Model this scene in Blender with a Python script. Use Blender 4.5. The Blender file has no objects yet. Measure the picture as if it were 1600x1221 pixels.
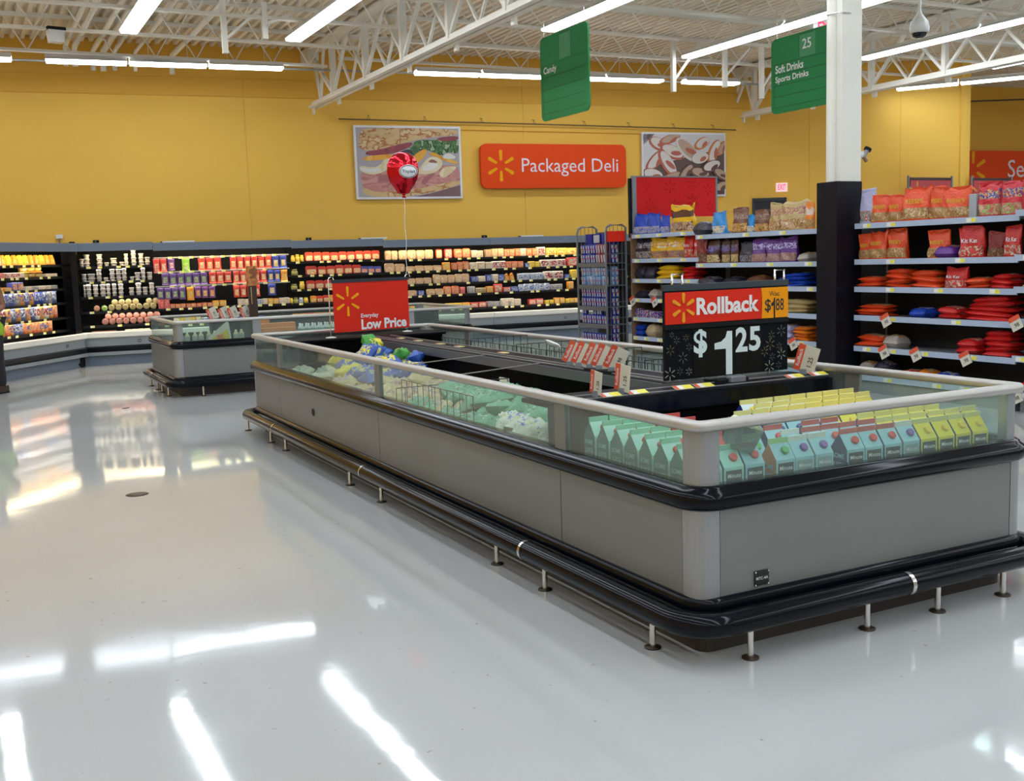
import bpy, math, random
from mathutils import Matrix, Vector
rnd = random.Random(11)
PI = math.pi
R = math.radians
sc = bpy.context.scene
col = sc.collection

# ------------------------------------------------------------------ camera, world, exposure
F_PX = 1669.52
YAW, PITCH, ROLL = R(26.9767), R(7.0766), R(-1.8291)
CAM = Vector((-2.40494, -3.20690, 1.56630))
fw = Vector((math.sin(YAW) * math.cos(PITCH), math.cos(YAW) * math.cos(PITCH), -math.sin(PITCH)))
rt = Vector((math.cos(YAW), -math.sin(YAW), 0))
up = rt.cross(fw)
r2 = rt * math.cos(ROLL) + up * math.sin(ROLL)
u2 = -rt * math.sin(ROLL) + up * math.cos(ROLL)
cd = bpy.data.cameras.new('camera')
cam = bpy.data.objects.new('camera', cd)
col.objects.link(cam)
cd.sensor_width = 36
cd.lens = F_PX * 36 / 1600
cd.clip_end = 200
cam.matrix_world = Matrix((( r2.x, u2.x, -fw.x, CAM.x), (r2.y, u2.y, -fw.y, CAM.y), (r2.z, u2.z, -fw.z, CAM.z), (0, 0, 0, 1)))
sc.camera = cam
world = bpy.data.worlds.new('world')
sc.world = world
world.use_nodes = True
world.node_tree.nodes['Background'].inputs[0].default_value = (0.9, 0.95, 1.0, 1)
world.node_tree.nodes['Background'].inputs[1].default_value = 0.05
sc.view_settings.view_transform = 'Standard'
sc.view_settings.look = 'None'
sc.view_settings.exposure = 0.0
sc.view_settings.gamma = 1.0
sc.view_settings.use_curve_mapping = False
LAMP = 11.6          # strength of the ceiling fluorescents
TUBE = 24.0           # strength of the canopy tubes and the added shelf fill

# ------------------------------------------------------------------ helpers
def link(o, parent=None):
    col.objects.link(o)
    if parent is not None:
        o.parent = parent
    return o

def tag(o, label=None, cat=None, group=None, kind=None):
    if label: o['label'] = label
    if cat: o['category'] = cat
    if group: o['group'] = group
    if kind: o['kind'] = kind
    return o

def thing(name, label, cat, loc=(0, 0, 0), rz=0, group=None):
    o = bpy.data.objects.new(name, None)
    o.empty_display_size = .1
    link(o)
    o.location = loc
    o.rotation_euler = (0, 0, rz)
    return tag(o, label, cat, group)

def copy_tree(o, parent=None):
    c = o.copy()
    link(c, parent)
    for ch in list(o.children):
        copy_tree(ch, c)
    return c

def nrm(v):
    l = math.sqrt(sum(a * a for a in v)) or 1
    return tuple(a / l for a in v)

class MB:
    """collects faces and links them as one mesh object"""
    def __init__(s):
        s.v, s.f, s.m, s.s = [], [], [], []
    def add(s, vs, fs, m=0, smooth=False):
        b = len(s.v)
        s.v.extend(tuple(p) for p in vs)
        for f in fs:
            s.f.append([b + i for i in f]); s.m.append(m); s.s.append(smooth)
        return s
    def box(s, x0, x1, y0, y1, z0, z1, m=0, c=0):
        if c:
            # chamfer of the vertical edges and the top edge
            p = [(x0 + c, y0), (x1 - c, y0), (x1, y0 + c), (x1, y1 - c), (x1 - c, y1), (x0 + c, y1), (x0, y1 - c), (x0, y0 + c)]
            q = [(x0 + 2 * c, y0 + c), (x1 - 2 * c, y0 + c), (x1 - c, y0 + 2 * c), (x1 - c, y1 - 2 * c), (x1 - 2 * c, y1 - c), (x0 + 2 * c, y1 - c), (x0 + c, y1 - 2 * c), (x0 + c, y0 + 2 * c)]
            vs = [(a, b, z0) for a, b in p] + [(a, b, z1 - c) for a, b in p] + [(a, b, z1) for a, b in q]
            fs = [list(range(7, -1, -1)), list(range(16, 24))]
            for i in range(8):
                j = (i + 1) % 8
                fs += [[i, j, 8 + j, 8 + i], [8 + i, 8 + j, 16 + j, 16 + i]]
            return s.add(vs, fs, m)
        vs = [(x0, y0, z0), (x1, y0, z0), (x1, y1, z0), (x0, y1, z0), (x0, y0, z1), (x1, y0, z1), (x1, y1, z1), (x0, y1, z1)]
        return s.add(vs, [[3, 2, 1, 0], [4, 5, 6, 7], [0, 1, 5, 4], [1, 2, 6, 5], [2, 3, 7, 6], [3, 0, 4, 7]], m)
    def prism(s, poly, axis, a, b, m=0, smooth=False):
        """polygon extruded along an axis: 'x' -> poly is (y, z), 'y' -> (x, z), 'z' -> (x, y)"""
        n = len(poly)
        def P(p, t):
            return {'x': (t, p[0], p[1]), 'y': (p[0], t, p[1]), 'z': (p[0], p[1], t)}[axis]
        vs = [P(p, a) for p in poly] + [P(p, b) for p in poly]
        s.add(vs, [list(range(n))[::-1], list(range(n, 2 * n))], m)
        s.add(vs, [[i, (i + 1) % n, n + (i + 1) % n, n + i] for i in range(n)], m, smooth)
        return s
    def tube(s, pts, r, n=8, m=0, closed=False, smooth=True):
        pts = [Vector(p) for p in pts]
        k = len(pts)
        rings = []
        ref = None
        for i, p in enumerate(pts):
            if closed:
                d = pts[(i + 1) % k] - pts[i - 1]
            else:
                d = pts[min(i + 1, k - 1)] - pts[max(i - 1, 0)]
            d.normalize()
            if ref is None:
                ref = Vector((0, 0, 1)) if abs(d.z) < .9 else Vector((1, 0, 0))
            a = d.cross(ref)
            if a.length < 1e-5:
                a = d.cross(Vector((0, 1, 0)))
            a.normalize()
            b = a.cross(d)
            rr = r[i] if isinstance(r, (list, tuple)) else r
            rings.append([p + (a * math.cos(2 * PI * j / n) + b * math.sin(2 * PI * j / n)) * rr for j in range(n)])
        vs = [q for rg in rings for q in rg]
        fs = []
        for i in range(k if closed else k - 1):
            i2 = (i + 1) % k
            fs += [[i * n + j, i2 * n + j, i2 * n + (j + 1) % n, i * n + (j + 1) % n] for j in range(n)]
        s.add(vs, fs, m, smooth)
        if not closed:
            s.add(vs, [list(range(n))[::-1][::-1], list(range((k - 1) * n, k * n))[::-1]], m)
        return s
    def lathe(s, prof, n=12, m=0, c=(0, 0, 0), axis='z', smooth=True, caps=True, sx=1, sy=1):
        """prof: (radius, height); m may be a list with one material per ring"""
        def P(r, h, a):
            x, y = r * math.cos(a) * sx, r * math.sin(a) * sy
            if axis == 'z': return (c[0] + x, c[1] + y, c[2] + h)
            if axis == 'y': return (c[0] + x, c[1] + h, c[2] - y)
            return (c[0] + h, c[1] + x, c[2] + y)
        vs = [P(r, h, 2 * PI * j / n) for r, h in prof for j in range(n)]
        for i in range(len(prof) - 1):
            mi = m[i] if isinstance(m, (list, tuple)) else m
            s.add(vs if i == 0 else [], [], mi)
            b = len(s.v) - len(vs)
            for j in range(n):
                s.f.append([b + i * n + j, b + i * n + (j + 1) % n, b + (i + 1) * n + (j + 1) % n, b + (i + 1) * n + j])
                s.m.append(mi); s.s.append(smooth)
        if caps:
            b = len(s.v) - len(vs)
            k = len(prof)
            s.f.append([b + j for j in range(n)][::-1]); s.m.append(m[0] if isinstance(m, (list, tuple)) else m); s.s.append(False)
            s.f.append([b + (k - 1) * n + j for j in range(n)]); s.m.append(m[-1] if isinstance(m, (list, tuple)) else m); s.s.append(False)
        return s
    def bar(s, a, b, w, h, m=0):
        """square bar from a to b, w across, h in the other direction"""
        a, b = Vector(a), Vector(b)
        d = (b - a).normalized()
        ref = Vector((0, 0, 1)) if abs(d.z) < .95 else Vector((0, 1, 0))
        x = d.cross(ref).normalized() * (w / 2)
        y = x.cross(d).normalized() * (h / 2)
        vs = [a - x - y, a + x - y, a + x + y, a - x + y, b - x - y, b + x - y, b + x + y, b - x + y]
        return s.add(vs, [[3, 2, 1, 0], [4, 5, 6, 7], [0, 1, 5, 4], [1, 2, 6, 5], [2, 3, 7, 6], [3, 0, 4, 7]], m)
    def mesh(s, name, mats):
        me = bpy.data.meshes.new(name)
        me.from_pydata(s.v, [], s.f)
        for mt in (mats if isinstance(mats, (list, tuple)) else [mats]):
            me.materials.append(mt)
        me.polygons.foreach_set('material_index', s.m)
        me.polygons.foreach_set('use_smooth', s.s)
        me.update()
        return me
    def obj(s, name, mats, parent=None, loc=(0, 0, 0), rot=(0, 0, 0)):
        return place(s.mesh(name, mats), name, parent, loc, rot)

def place(me, name, parent=None, loc=(0, 0, 0), rot=(0, 0, 0), scale=None):
    o = bpy.data.objects.new(name, me)
    link(o, parent)
    o.location = loc
    o.rotation_euler = rot
    if scale: o.scale = scale
    return o

def fix_normals(me):
    import bmesh
    b = bmesh.new(); b.from_mesh(me)
    bmesh.ops.recalc_face_normals(b, faces=b.faces)
    b.to_mesh(me); b.free()
    return me

ORD = 'first second third fourth fifth sixth seventh eighth ninth tenth eleventh twelfth thirteenth fourteenth fifteenth sixteenth seventeenth eighteenth nineteenth twentieth'.split()
def nth(i):
    if i < 20: return ORD[i]
    q, r_ = divmod(i + 1, 10)
    w = 'twent thirt fort fift'.split()[q - 2]
    return w + 'ieth' if r_ == 0 else w + 'y-' + ORD[r_ - 1]

# ------------------------------------------------------------------ materials
MATS = {}
def M(name, c, rough=.5, metal=0, spec=.5, emit=None, es=0, bump=0, bs=40, coat=0, var=0, vs=3, alpha=None):
    if name in MATS: return MATS[name]
    m = bpy.data.materials.new(name); m.use_nodes = True
    n = m.node_tree.nodes; l = m.node_tree.links
    b = n['Principled BSDF']
    b.inputs['Base Color'].default_value = (*c, 1)
    b.inputs['Roughness'].default_value = rough
    b.inputs['Metallic'].default_value = metal
    b.inputs['Specular IOR Level'].default_value = spec
    b.inputs['Coat Weight'].default_value = coat
    b.inputs['Coat Roughness'].default_value = .1
    if emit:
        b.inputs['Emission Color'].default_value = (*emit, 1)
        b.inputs['Emission Strength'].default_value = es
    if bump or var:
        tc = n.new('ShaderNodeTexCoord')
        nz = n.new('ShaderNodeTexNoise'); nz.inputs['Scale'].default_value = bs; nz.inputs['Detail'].default_value = 3
        l.new(tc.outputs['Object'], nz.inputs['Vector'])
        if bump:
            bp = n.new('ShaderNodeBump'); bp.inputs['Strength'].default_value = bump; bp.inputs['Distance'].default_value = .01
            l.new(nz.outputs['Fac'], bp.inputs['Height']); l.new(bp.outputs['Normal'], b.inputs['Normal'])
        if var:
            nz2 = n.new('ShaderNodeTexNoise'); nz2.inputs['Scale'].default_value = vs; nz2.inputs['Detail'].default_value = 4
            l.new(tc.outputs['Object'], nz2.inputs['Vector'])
            mx = n.new('ShaderNodeMix'); mx.data_type = 'RGBA'
            mx.inputs[6].default_value = (*[x * (1 - var) for x in c], 1)
            mx.inputs[7].default_value = (*[min(1, x * (1 + var)) for x in c], 1)
            l.new(nz2.outputs['Fac'], mx.inputs[0]); l.new(mx.outputs[2], b.inputs['Base Color'])
    MATS[name] = m
    return m

def PR(name, cols, scale=20, rough=.35, stretch=(1, 1, 1), bump=.0, spec=.5):
    """printed packaging: patches of several inks, shifted from pack to pack"""
    if name in MATS: return MATS[name]
    m = bpy.data.materials.new(name); m.use_nodes = True
    n = m.node_tree.nodes; l = m.node_tree.links
    b = n['Principled BSDF']
    b.inputs['Roughness'].default_value = rough
    b.inputs['Specular IOR Level'].default_value = spec
    tc = n.new('ShaderNodeTexCoord'); oi = n.new('ShaderNodeObjectInfo')
    mp = n.new('ShaderNodeMapping'); mp.inputs['Scale'].default_value = stretch
    l.new(tc.outputs['Object'], mp.inputs['Vector'])
    mu = n.new('ShaderNodeMath'); mu.operation = 'MULTIPLY'; mu.inputs[1].default_value = 37
    l.new(oi.outputs['Random'], mu.inputs[0])
    ad = n.new('ShaderNodeVectorMath'); ad.operation = 'ADD'
    l.new(mp.outputs['Vector'], ad.inputs[0]); l.new(mu.outputs[0], ad.inputs[1])
    nz = n.new('ShaderNodeTexNoise'); nz.inputs['Scale'].default_value = scale; nz.inputs['Detail'].default_value = 2
    l.new(ad.outputs[0], nz.inputs['Vector'])
    cr = n.new('ShaderNodeValToRGB'); cr.color_ramp.interpolation = 'CONSTANT'
    e = cr.color_ramp.elements
    k = len(cols)
    lo, hi = .36, .64
    e[0].position = 0; e[0].color = (*cols[0], 1)
    e[1].position = lo + (hi - lo) / k; e[1].color = (*cols[1 % k], 1)
    for i in range(2, k):
        el = e.new(lo + (hi - lo) * i / k); el.color = (*cols[i], 1)
    l.new(nz.outputs['Fac'], cr.inputs['Fac']); l.new(cr.outputs['Color'], b.inputs['Base Color'])
    if bump:
        n2 = n.new('ShaderNodeTexNoise'); n2.inputs['Scale'].default_value = 26; n2.inputs['Detail'].default_value = 3
        l.new(ad.outputs[0], n2.inputs['Vector'])
        bp = n.new('ShaderNodeBump'); bp.inputs['Strength'].default_value = bump; bp.inputs['Distance'].default_value = .012
        l.new(n2.outputs['Fac'], bp.inputs['Height']); l.new(bp.outputs['Normal'], b.inputs['Normal'])
    MATS[name] = m
    return m

def glass_mat(name, tint, refl=1.0, solid=0, solid_c=(.8, .9, .85)):
    m = bpy.data.materials.new(name); m.use_nodes = True
    n = m.node_tree.nodes; l = m.node_tree.links
    n.remove(n['Principled BSDF'])
    out = n['Material Output']
    tr = n.new('ShaderNodeBsdfTransparent'); tr.inputs[0].default_value = (*tint, 1)
    gl = n.new('ShaderNodeBsdfGlossy'); gl.inputs['Roughness'].default_value = .02
    lw = n.new('ShaderNodeLayerWeight'); lw.inputs[0].default_value = .5
    pw = n.new('ShaderNodeMath'); pw.operation = 'POWER'; pw.inputs[1].default_value = 4
    l.new(lw.outputs['Facing'], pw.inputs[0])
    mu = n.new('ShaderNodeMath'); mu.operation = 'MULTIPLY_ADD'; mu.inputs[1].default_value = .7 * refl; mu.inputs[2].default_value = .035 * refl
    mu.use_clamp = True
    l.new(pw.outputs[0], mu.inputs[0])
    mx = n.new('ShaderNodeMixShader')
    l.new(mu.outputs[0], mx.inputs[0]); l.new(tr.outputs[0], mx.inputs[1]); l.new(gl.outputs[0], mx.inputs[2])
    last = mx
    if solid:
        df = n.new('ShaderNodeBsdfDiffuse'); df.inputs[0].default_value = (*solid_c, 1)
        m2 = n.new('ShaderNodeMixShader'); m2.inputs[0].default_value = solid
        l.new(mx.outputs[0], m2.inputs[1]); l.new(df.outputs[0], m2.inputs[2])
        last = m2
    l.new(last.outputs[0], out.inputs['Surface'])
    MATS[name] = m
    return m

def floor_mat():
    m = bpy.data.materials.new('waxed_tile'); m.use_nodes = True
    n = m.node_tree.nodes; l = m.node_tree.links
    b = n['Principled BSDF']
    tc = n.new('ShaderNodeTexCoord')
    def noise(s, d=3, vec=None):
        z = n.new('ShaderNodeTexNoise'); z.inputs['Scale'].default_value = s; z.inputs['Detail'].default_value = d
        l.new(vec or tc.outputs['Object'], z.inputs['Vector']); return z
    def mix(fac, a, c):
        x = n.new('ShaderNodeMix'); x.data_type = 'RGBA'
        l.new(fac, x.inputs[0])
        for i, q in ((6, a), (7, c)):
            if isinstance(q, tuple): x.inputs[i].default_value = (*q, 1)
            else: l.new(q, x.inputs[i])
        return x.outputs[2]
    def ramp(src, a, c):
        r = n.new('ShaderNodeMapRange'); r.inputs[1].default_value = a; r.inputs[2].default_value = c
        l.new(src, r.inputs[0]); return r.outputs[0]
    base = mix(ramp(noise(.5).outputs['Fac'], .35, .65), (.46, .465, .455), (.49, .50, .50))
    base = mix(ramp(noise(60, 2).outputs['Fac'], .66, .72), base, (.50, .48, .45))
    base = mix(ramp(noise(23, 2).outputs['Fac'], .73, .76), base, (.33, .29, .25))
    bk = n.new('ShaderNodeTexBrick'); bk.offset = 0
    bk.inputs['Color1'].default_value = bk.inputs['Color2'].default_value = (0, 0, 0, 1); bk.inputs['Mortar'].default_value = (1, 1, 1, 1)
    bk.inputs['Scale'].default_value = 1; bk.inputs['Mortar Size'].default_value = .0012
    bk.inputs['Brick Width'].default_value = .305; bk.inputs['Row Height'].default_value = .305
    l.new(tc.outputs['Object'], bk.inputs['Vector'])
    mj = n.new('ShaderNodeMath'); mj.operation = 'MULTIPLY'; mj.inputs[1].default_value = .22
    l.new(bk.outputs['Color'], mj.inputs[0])
    base = mix(mj.outputs[0], base, (.38, .36, .33))
    l.new(base, b.inputs['Base Color'])
    rr = ramp(noise(1.2).outputs['Fac'], .3, .7)
    r3 = n.new('ShaderNodeMapRange'); r3.inputs[3].default_value = .04; r3.inputs[4].default_value = .09
    l.new(rr, r3.inputs[0]); l.new(r3.outputs[0], b.inputs['Roughness'])
    b.inputs['Specular IOR Level'].default_value = .55
    bp = n.new('ShaderNodeBump'); bp.inputs['Strength'].default_value = .10; bp.inputs['Distance'].default_value = .01
    nz = noise(2.2, 5)
    l.new(nz.outputs['Fac'], bp.inputs['Height']); l.new(bp.outputs['Normal'], b.inputs['Normal'])
    return m

YELLOW = M('yellow_wall_paint', (.86, .51, .075), .65, var=.06, vs=.8)
YEL2 = M('dimmed_yellow_paint', (.78, .42, .045), .65, var=.06, vs=.8)  # upper walls' dimness above the lights is put into this colour
CREAM = M('cream_paint', (.40, .34, .24), .6)
FLOOR = floor_mat()
DECK = M('ceiling_white', (.82, .73, .60), .6)
STEELW = M('white_steel_paint', (.82, .78, .70), .45)
LAMPM = M('fluorescent_lens', (1, 1, 1), .5, emit=(.90, 1.0, 1.10), es=LAMP)
TUBEM = M('cooler_tube', (1, 1, 1), .5, emit=(1.0, .93, .80), es=TUBE)
WHITE = M('white_enamel', (.75, .75, .74), .35)
STEEL = M('brushed_grey_steel', (.235, .24, .235), .42, metal=.45, var=.05, vs=2)
STEELB = M('pale_steel', (.34, .35, .36), .38, metal=.5)
RAILM = M('champagne_aluminium', (.50, .48, .455), .40, metal=.6)
BLACK = M('black_bumper', (.004, .005, .009), .13, spec=.18)
BLACKM = M('black_matte', (.006, .006, .008), .6, spec=.2)
DARKIN = M('black_liner', (.004, .0035, .004), .5, spec=.03)
KICK = M('shaded_kick', (.045, .036, .03), .6)  # coloured darker for the shadow under the tube bumper
CHROME = M('chrome', (.75, .74, .72), .18, metal=1)
IRON = M('dark_iron', (.05, .035, .025), .5, metal=.4)
GREYC = M('grey_canopy', (.16, .20, .27), .45)
GREYL = M('grey_lip', (.25, .28, .31), .45)
CASEW = M('case_white', (.80, .78, .72), .4)
RAILB = M('shelf_price_rail', (.40, .48, .62), .4)
SHELFG = M('shelf_grey', (.20, .21, .23), .5)
BROWNW = M('tan_upright', (.22, .12, .06), .5)
RED = M('sign_red', (.72, .028, .012), .5, spec=.15)
ORANGERED = M('sign_orange_red', (.80, .07, .008), .5, spec=.15)
CARDRED = M('card_red', (.72, .09, .035), .5)
PINKRED = M('faded_red', (.52, .06, .07), .5)
ORANGE = M('sign_orange', (.88, .33, .004), .5, spec=.15)
SPARK = M('spark_yellow', (.88, .40, .006), .5, spec=.15)
GREEN = M('sign_green', (.025, .24, .075), .5, spec=.2)
GREEND = M('sign_groove', (.01, .09, .03), .6)
GREENP = M('sign_green_plate', (.055, .30, .12), .45)
INKW = M('white_ink', (.82, .82, .84), .5)
INKB = M('black_ink', (.01, .01, .012), .5)
INKP = M('pale_lilac_ink', (.80, .72, .80), .5)
TAGW = M('tag_white', (.80, .79, .72), .5)
TAGY = M('tag_yellow', (.80, .74, .08), .5)
CARDW = M('card_paper', (.66, .63, .53), .6)
COLW = M('column_white', (.82, .80, .72), .5)
COLB = M('column_navy', (.006, .006, .011), .4, spec=.2)
GLASS = glass_mat('case_glass', (.88, .96, .93), 1.0, .07)
CLEAR = glass_mat('clear_plastic', (.9, .92, .92), 1.4, .16, (.75, .75, .75))

# ------------------------------------------------------------------ wall frame: u along the deli wall, v out of it (negative towards the room)
PHI = R(-5.8953)
WY0 = 16.716
UX, UY = math.cos(PHI), math.sin(PHI)
def W(u, v=0, z=0):
    return (u * UX - v * UY, WY0 + u * UY + v * UX, z)

# ------------------------------------------------------------------ lettering
_txt = {}
def text_mesh(s, mat, width=None, height=None, bold=0.0, depth=.002, align='CENTER', shear=0):
    """lettering standing in the x-z plane, facing -y, its middle at the origin; scaled to a width or a height"""
    cu = bpy.data.curves.new('lettering', 'FONT')
    cu.body = s; cu.size = 1; cu.offset = bold; cu.extrude = .0; cu.resolution_u = 3; cu.shear = shear
    cu.align_x = 'CENTER'
    ob = bpy.data.objects.new('lettering', cu)
    col.objects.link(ob)
    dg = bpy.context.evaluated_depsgraph_get()
    me = bpy.data.meshes.new_from_object(ob.evaluated_get(dg))
    bpy.data.objects.remove(ob); bpy.data.curves.remove(cu)
    xs = [v.co.x for v in me.vertices]; ys = [v.co.y for v in me.vertices]
    x0, x1, y0, y1 = min(xs), max(xs), min(ys), max(ys)
    kx = width / (x1 - x0) if width else height / (y1 - y0)
    ky = height / (y1 - y0) if height else kx
    cx, cy = (x0 + x1) / 2, (y0 + y1) / 2
    for v in me.vertices:
        v.co = ((v.co.x - cx) * kx, 0, (v.co.y - cy) * ky)
    me.materials.clear(); me.materials.append(mat)
    me.name = 'lettering'
    return me

def letter(parent, s, mat, loc, width=None, height=None, bold=0, rot=(0, 0, 0), name='lettering', shear=0):
    return place(text_mesh(s, mat, width, height, bold, shear=shear), name, parent, loc, rot)

def spark_mb(mb, cx, cz, r, y, m=0, w=.13, t=.004, r0=.40):
    """six rounded rays around a centre, in the x-z plane"""
    for k in range(6):
        a = PI / 2 + k * PI / 3
        d = (math.cos(a), math.sin(a)); p = (-d[1], d[0])
        poly = []
        for (q, ww, st) in ((r * .98, w * r, 1), (r * r0, w * r * .68, -1)):
            for j in range(5):
                b = -PI / 2 + PI * j / 4
                poly.append((cx + d[0] * (q + st * ww * math.cos(b) * .8) + p[0] * ww * math.sin(b) * st,
                             cz + d[1] * (q + st * ww * math.cos(b) * .8) + p[1] * ww * math.sin(b) * st))
        mb.prism(poly, 'y', y - t, y, m)
    return mb

def spark(parent, cx, cz, r, y, mat=None, name='spark_logo', **k):
    me = fix_normals(spark_mb(MB(), cx, cz, r, y, **k).mesh(name, mat or SPARK))
    return place(me, name, parent)

def rrect(x0, x1, z0, z1, r, n=5):
    p = []
    for cx, cz, a in ((x1 - r, z0 + r, -PI / 2), (x1 - r, z1 - r, 0), (x0 + r, z1 - r, PI / 2), (x0 + r, z0 + r, PI)):
        p += [(cx + r * math.cos(a + PI / 2 * i / n), cz + r * math.sin(a + PI / 2 * i / n)) for i in range(n + 1)]
    return p
def board(mb, x0, x1, z0, z1, y0, y1, r=.05, m=0):
    return mb.prism(rrect(x0, x1, z0, z1, r), 'y', y0, y1, m)


# ================================================================== the building
def struct(name, mb, mats, parent=None, loc=(0, 0, 0), rz=0):
    o = mb.obj(name, mats, parent, loc, (0, 0, rz))
    if parent is None: o['kind'] = 'structure'
    return o

struct('floor', MB().box(-10, 32, -14, 20, -.12, 0), FLOOR)
# corrugated roof deck, ribs along y
mb = MB()
prof = []
x = -10.0
while x < 32:
    prof += [(x, 5.45), (x + .062, 5.45), (x + .076, 5.515), (x + .138, 5.515)]
    x += .152
vs = [(p[0], -14, p[1]) for p in prof] + [(p[0], 18.5, p[1]) for p in prof]
k = len(prof)
mb.add(vs, [[i, i + 1, k + i + 1, k + i] for i in range(k - 1)])
struct('ceiling', mb, DECK)
# the deli wall: three courses of panels with narrow joints between them
wb = struct('wall_back', MB().box(-9, 13.07, .012, .25, 0, 5.6), YEL2, loc=W(0), rz=PHI)
for z0, z1, m in ((0, 4.575, YELLOW), (4.59, 4.895, YEL2), (4.91, 5.6, YEL2)):
    for u0, u1 in ((-9, -3.6), (-3.595, 2.4), (2.405, 7.8), (7.805, 13.07)):
        MB().box(u0, u1, 0, .012, z0, z1).obj('wall_panel', m, wb)
# the angled wall beyond the deli wall, ending in an outer corner
A0 = Vector(W(13.07)[:2]); A1 = Vector((16.97, 13.08))
ANG = math.atan2(A1.y - A0.y, A1.x - A0.x); LEN = (A1 - A0).length
wa = struct('wall_angled', MB().box(0, LEN, .01, .25, 0, 5.6), YEL2, loc=(A0.x, A0.y, 0), rz=ANG)
for a, b in ((0, 1.268), (1.275, 3.2), (3.205, LEN)):
    MB().box(a, b, 0, .01, 0, 4.9).obj('wall_panel', YELLOW, wa)
struct('wall_return', MB().box(-.25, 0, 0, 3.6, 0, 5.6), YELLOW, loc=(A1.x + .12, A1.y, 0), rz=PHI)
struct('wall_recess', MB().box(0, 14, 0, .25, 0, 5.6), YEL2, loc=(17.0, 16.2, 0), rz=PHI)
struct('wall_left', MB().box(-9.25, -9, -14, 20, 0, 5.6), YELLOW)
struct('wall_right', MB().box(30, 30.25, -14, 20, 0, 5.6), CREAM)
struct('wall_front', MB().box(-10, 31, -13.25, -13, 0, 5.6), CREAM)
# doorway in the angled wall
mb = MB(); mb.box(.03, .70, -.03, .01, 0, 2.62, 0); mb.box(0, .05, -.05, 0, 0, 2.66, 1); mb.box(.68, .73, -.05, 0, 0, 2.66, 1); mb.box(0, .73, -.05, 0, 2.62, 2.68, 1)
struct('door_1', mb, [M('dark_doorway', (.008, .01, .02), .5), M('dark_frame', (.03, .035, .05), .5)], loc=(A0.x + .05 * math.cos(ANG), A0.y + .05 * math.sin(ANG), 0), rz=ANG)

# the column: white above, navy wrap below, a drain pipe boxed along its face
mb = MB(); mb.box(6.085, 6.365, 5.53, 5.76, 2.27, 5.45, 0, .0)
col_o = struct('pillar', mb, COLW)
col_o['label'] = 'white square steel column with a navy wrap around its lower half'
c1 = MB().tube([(6.065, 5.655, 2.25), (6.065, 5.655, 5.44)], .048, 14).obj('downpipe', COLW, col_o)
c2 = MB(); c2.box(5.985, 6.36, 5.50, 5.80, 0, 2.27, 0, .006); c2.obj('column_wrap', COLB, col_o)
c3 = MB(); c3.tube([(6.03, 5.70, 4.02), (6.01, 5.655, 4.02), (6.03, 5.6, 4.02), (6.07, 5.525, 4.02), (6.2, 5.525, 4.02)], .008, 6).obj('pipe_strap', CHROME, col_o)

# ------------------------------------------------------------------ steel roof structure
JY = [14.85, 13.2, 11.6, 9.95, 8.3, 6.65, 5.0, 3.35, 1.7]
def girder(x, yend, label):
    t = thing('roof_girder', label, 'girder', (x, yend, 0), 0, 'white roof girders')
    Y0 = -4.0
    L = yend - Y0
    for sx in (-1, 1):
        MB().box(sx * .06 - .045, sx * .06 + .045, -L, 0, 4.37, 4.40).box(sx * .06 - .008 - sx * .037, sx * .06 + .008 - sx * .037, -L, 0, 4.40, 4.48).obj('bottom_chord', STEELW, t)
        MB().box(sx * .06 - .045, sx * .06 + .045, -L, 0, 5.38, 5.41).box(sx * .06 - .008 - sx * .037, sx * .06 + .008 - sx * .037, -L, 0, 5.28, 5.38).obj('top_chord', STEELW, t)
    ys = [y - yend for y in JY if y < yend]
    for i, y in enumerate(ys):
        MB().box(-.05, .05, y - .04, y + .04, 4.40, 5.30).obj('post', STEELW, t)
        MB().box(.065, .105, y - .05, y + .05, 4.28, 4.42).obj('clip_plate', STEELW, t)
        ya = y - .825
        if i == 0:
            MB().bar((0, y, 4.45), (0, -.02, 5.32), .06, .06).obj('diagonal', STEELW, t)
            MB().bar((0, y + .75, 4.44), (0, -.15, 5.3), .045, .045).obj('diagonal', STEELW, t)
            MB().bar((0, y + .75, 4.44), (0, y + .45, 5.3), .045, .045).obj('diagonal', STEELW, t)
        for e0, e1 in (((0, y, 4.46), (0, ya, 5.3)), ((0, y - 1.65, 4.46), (0, ya, 5.3))):
            MB().bar(e0, e1, .05, .05).obj('diagonal', STEELW, t)
        for e0, e1 in (((.03, ya, 4.45), (.03, y - .12, 5.3)), ((.03, ya, 4.45), (.03, y - 1.53, 5.3))):
            MB().bar(e0, e1, .035, .035).obj('diagonal', STEELW, t)
    MB().box(-.02, .02, -.03, .02, 4.27, 4.40).obj('end_plate', STEELW, t)
    MB().box(-.10, .10, -.15, .45, 5.20, 5.41).obj('bearing_seat', STEELW, t)
    return t
girder(3.55, 16.06, 'white steel roof girder ending at the deli wall above the sandwich poster')
girder(12.70, 15.20, 'white steel roof girder ending at the wall beyond the sliced meat poster')

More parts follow.
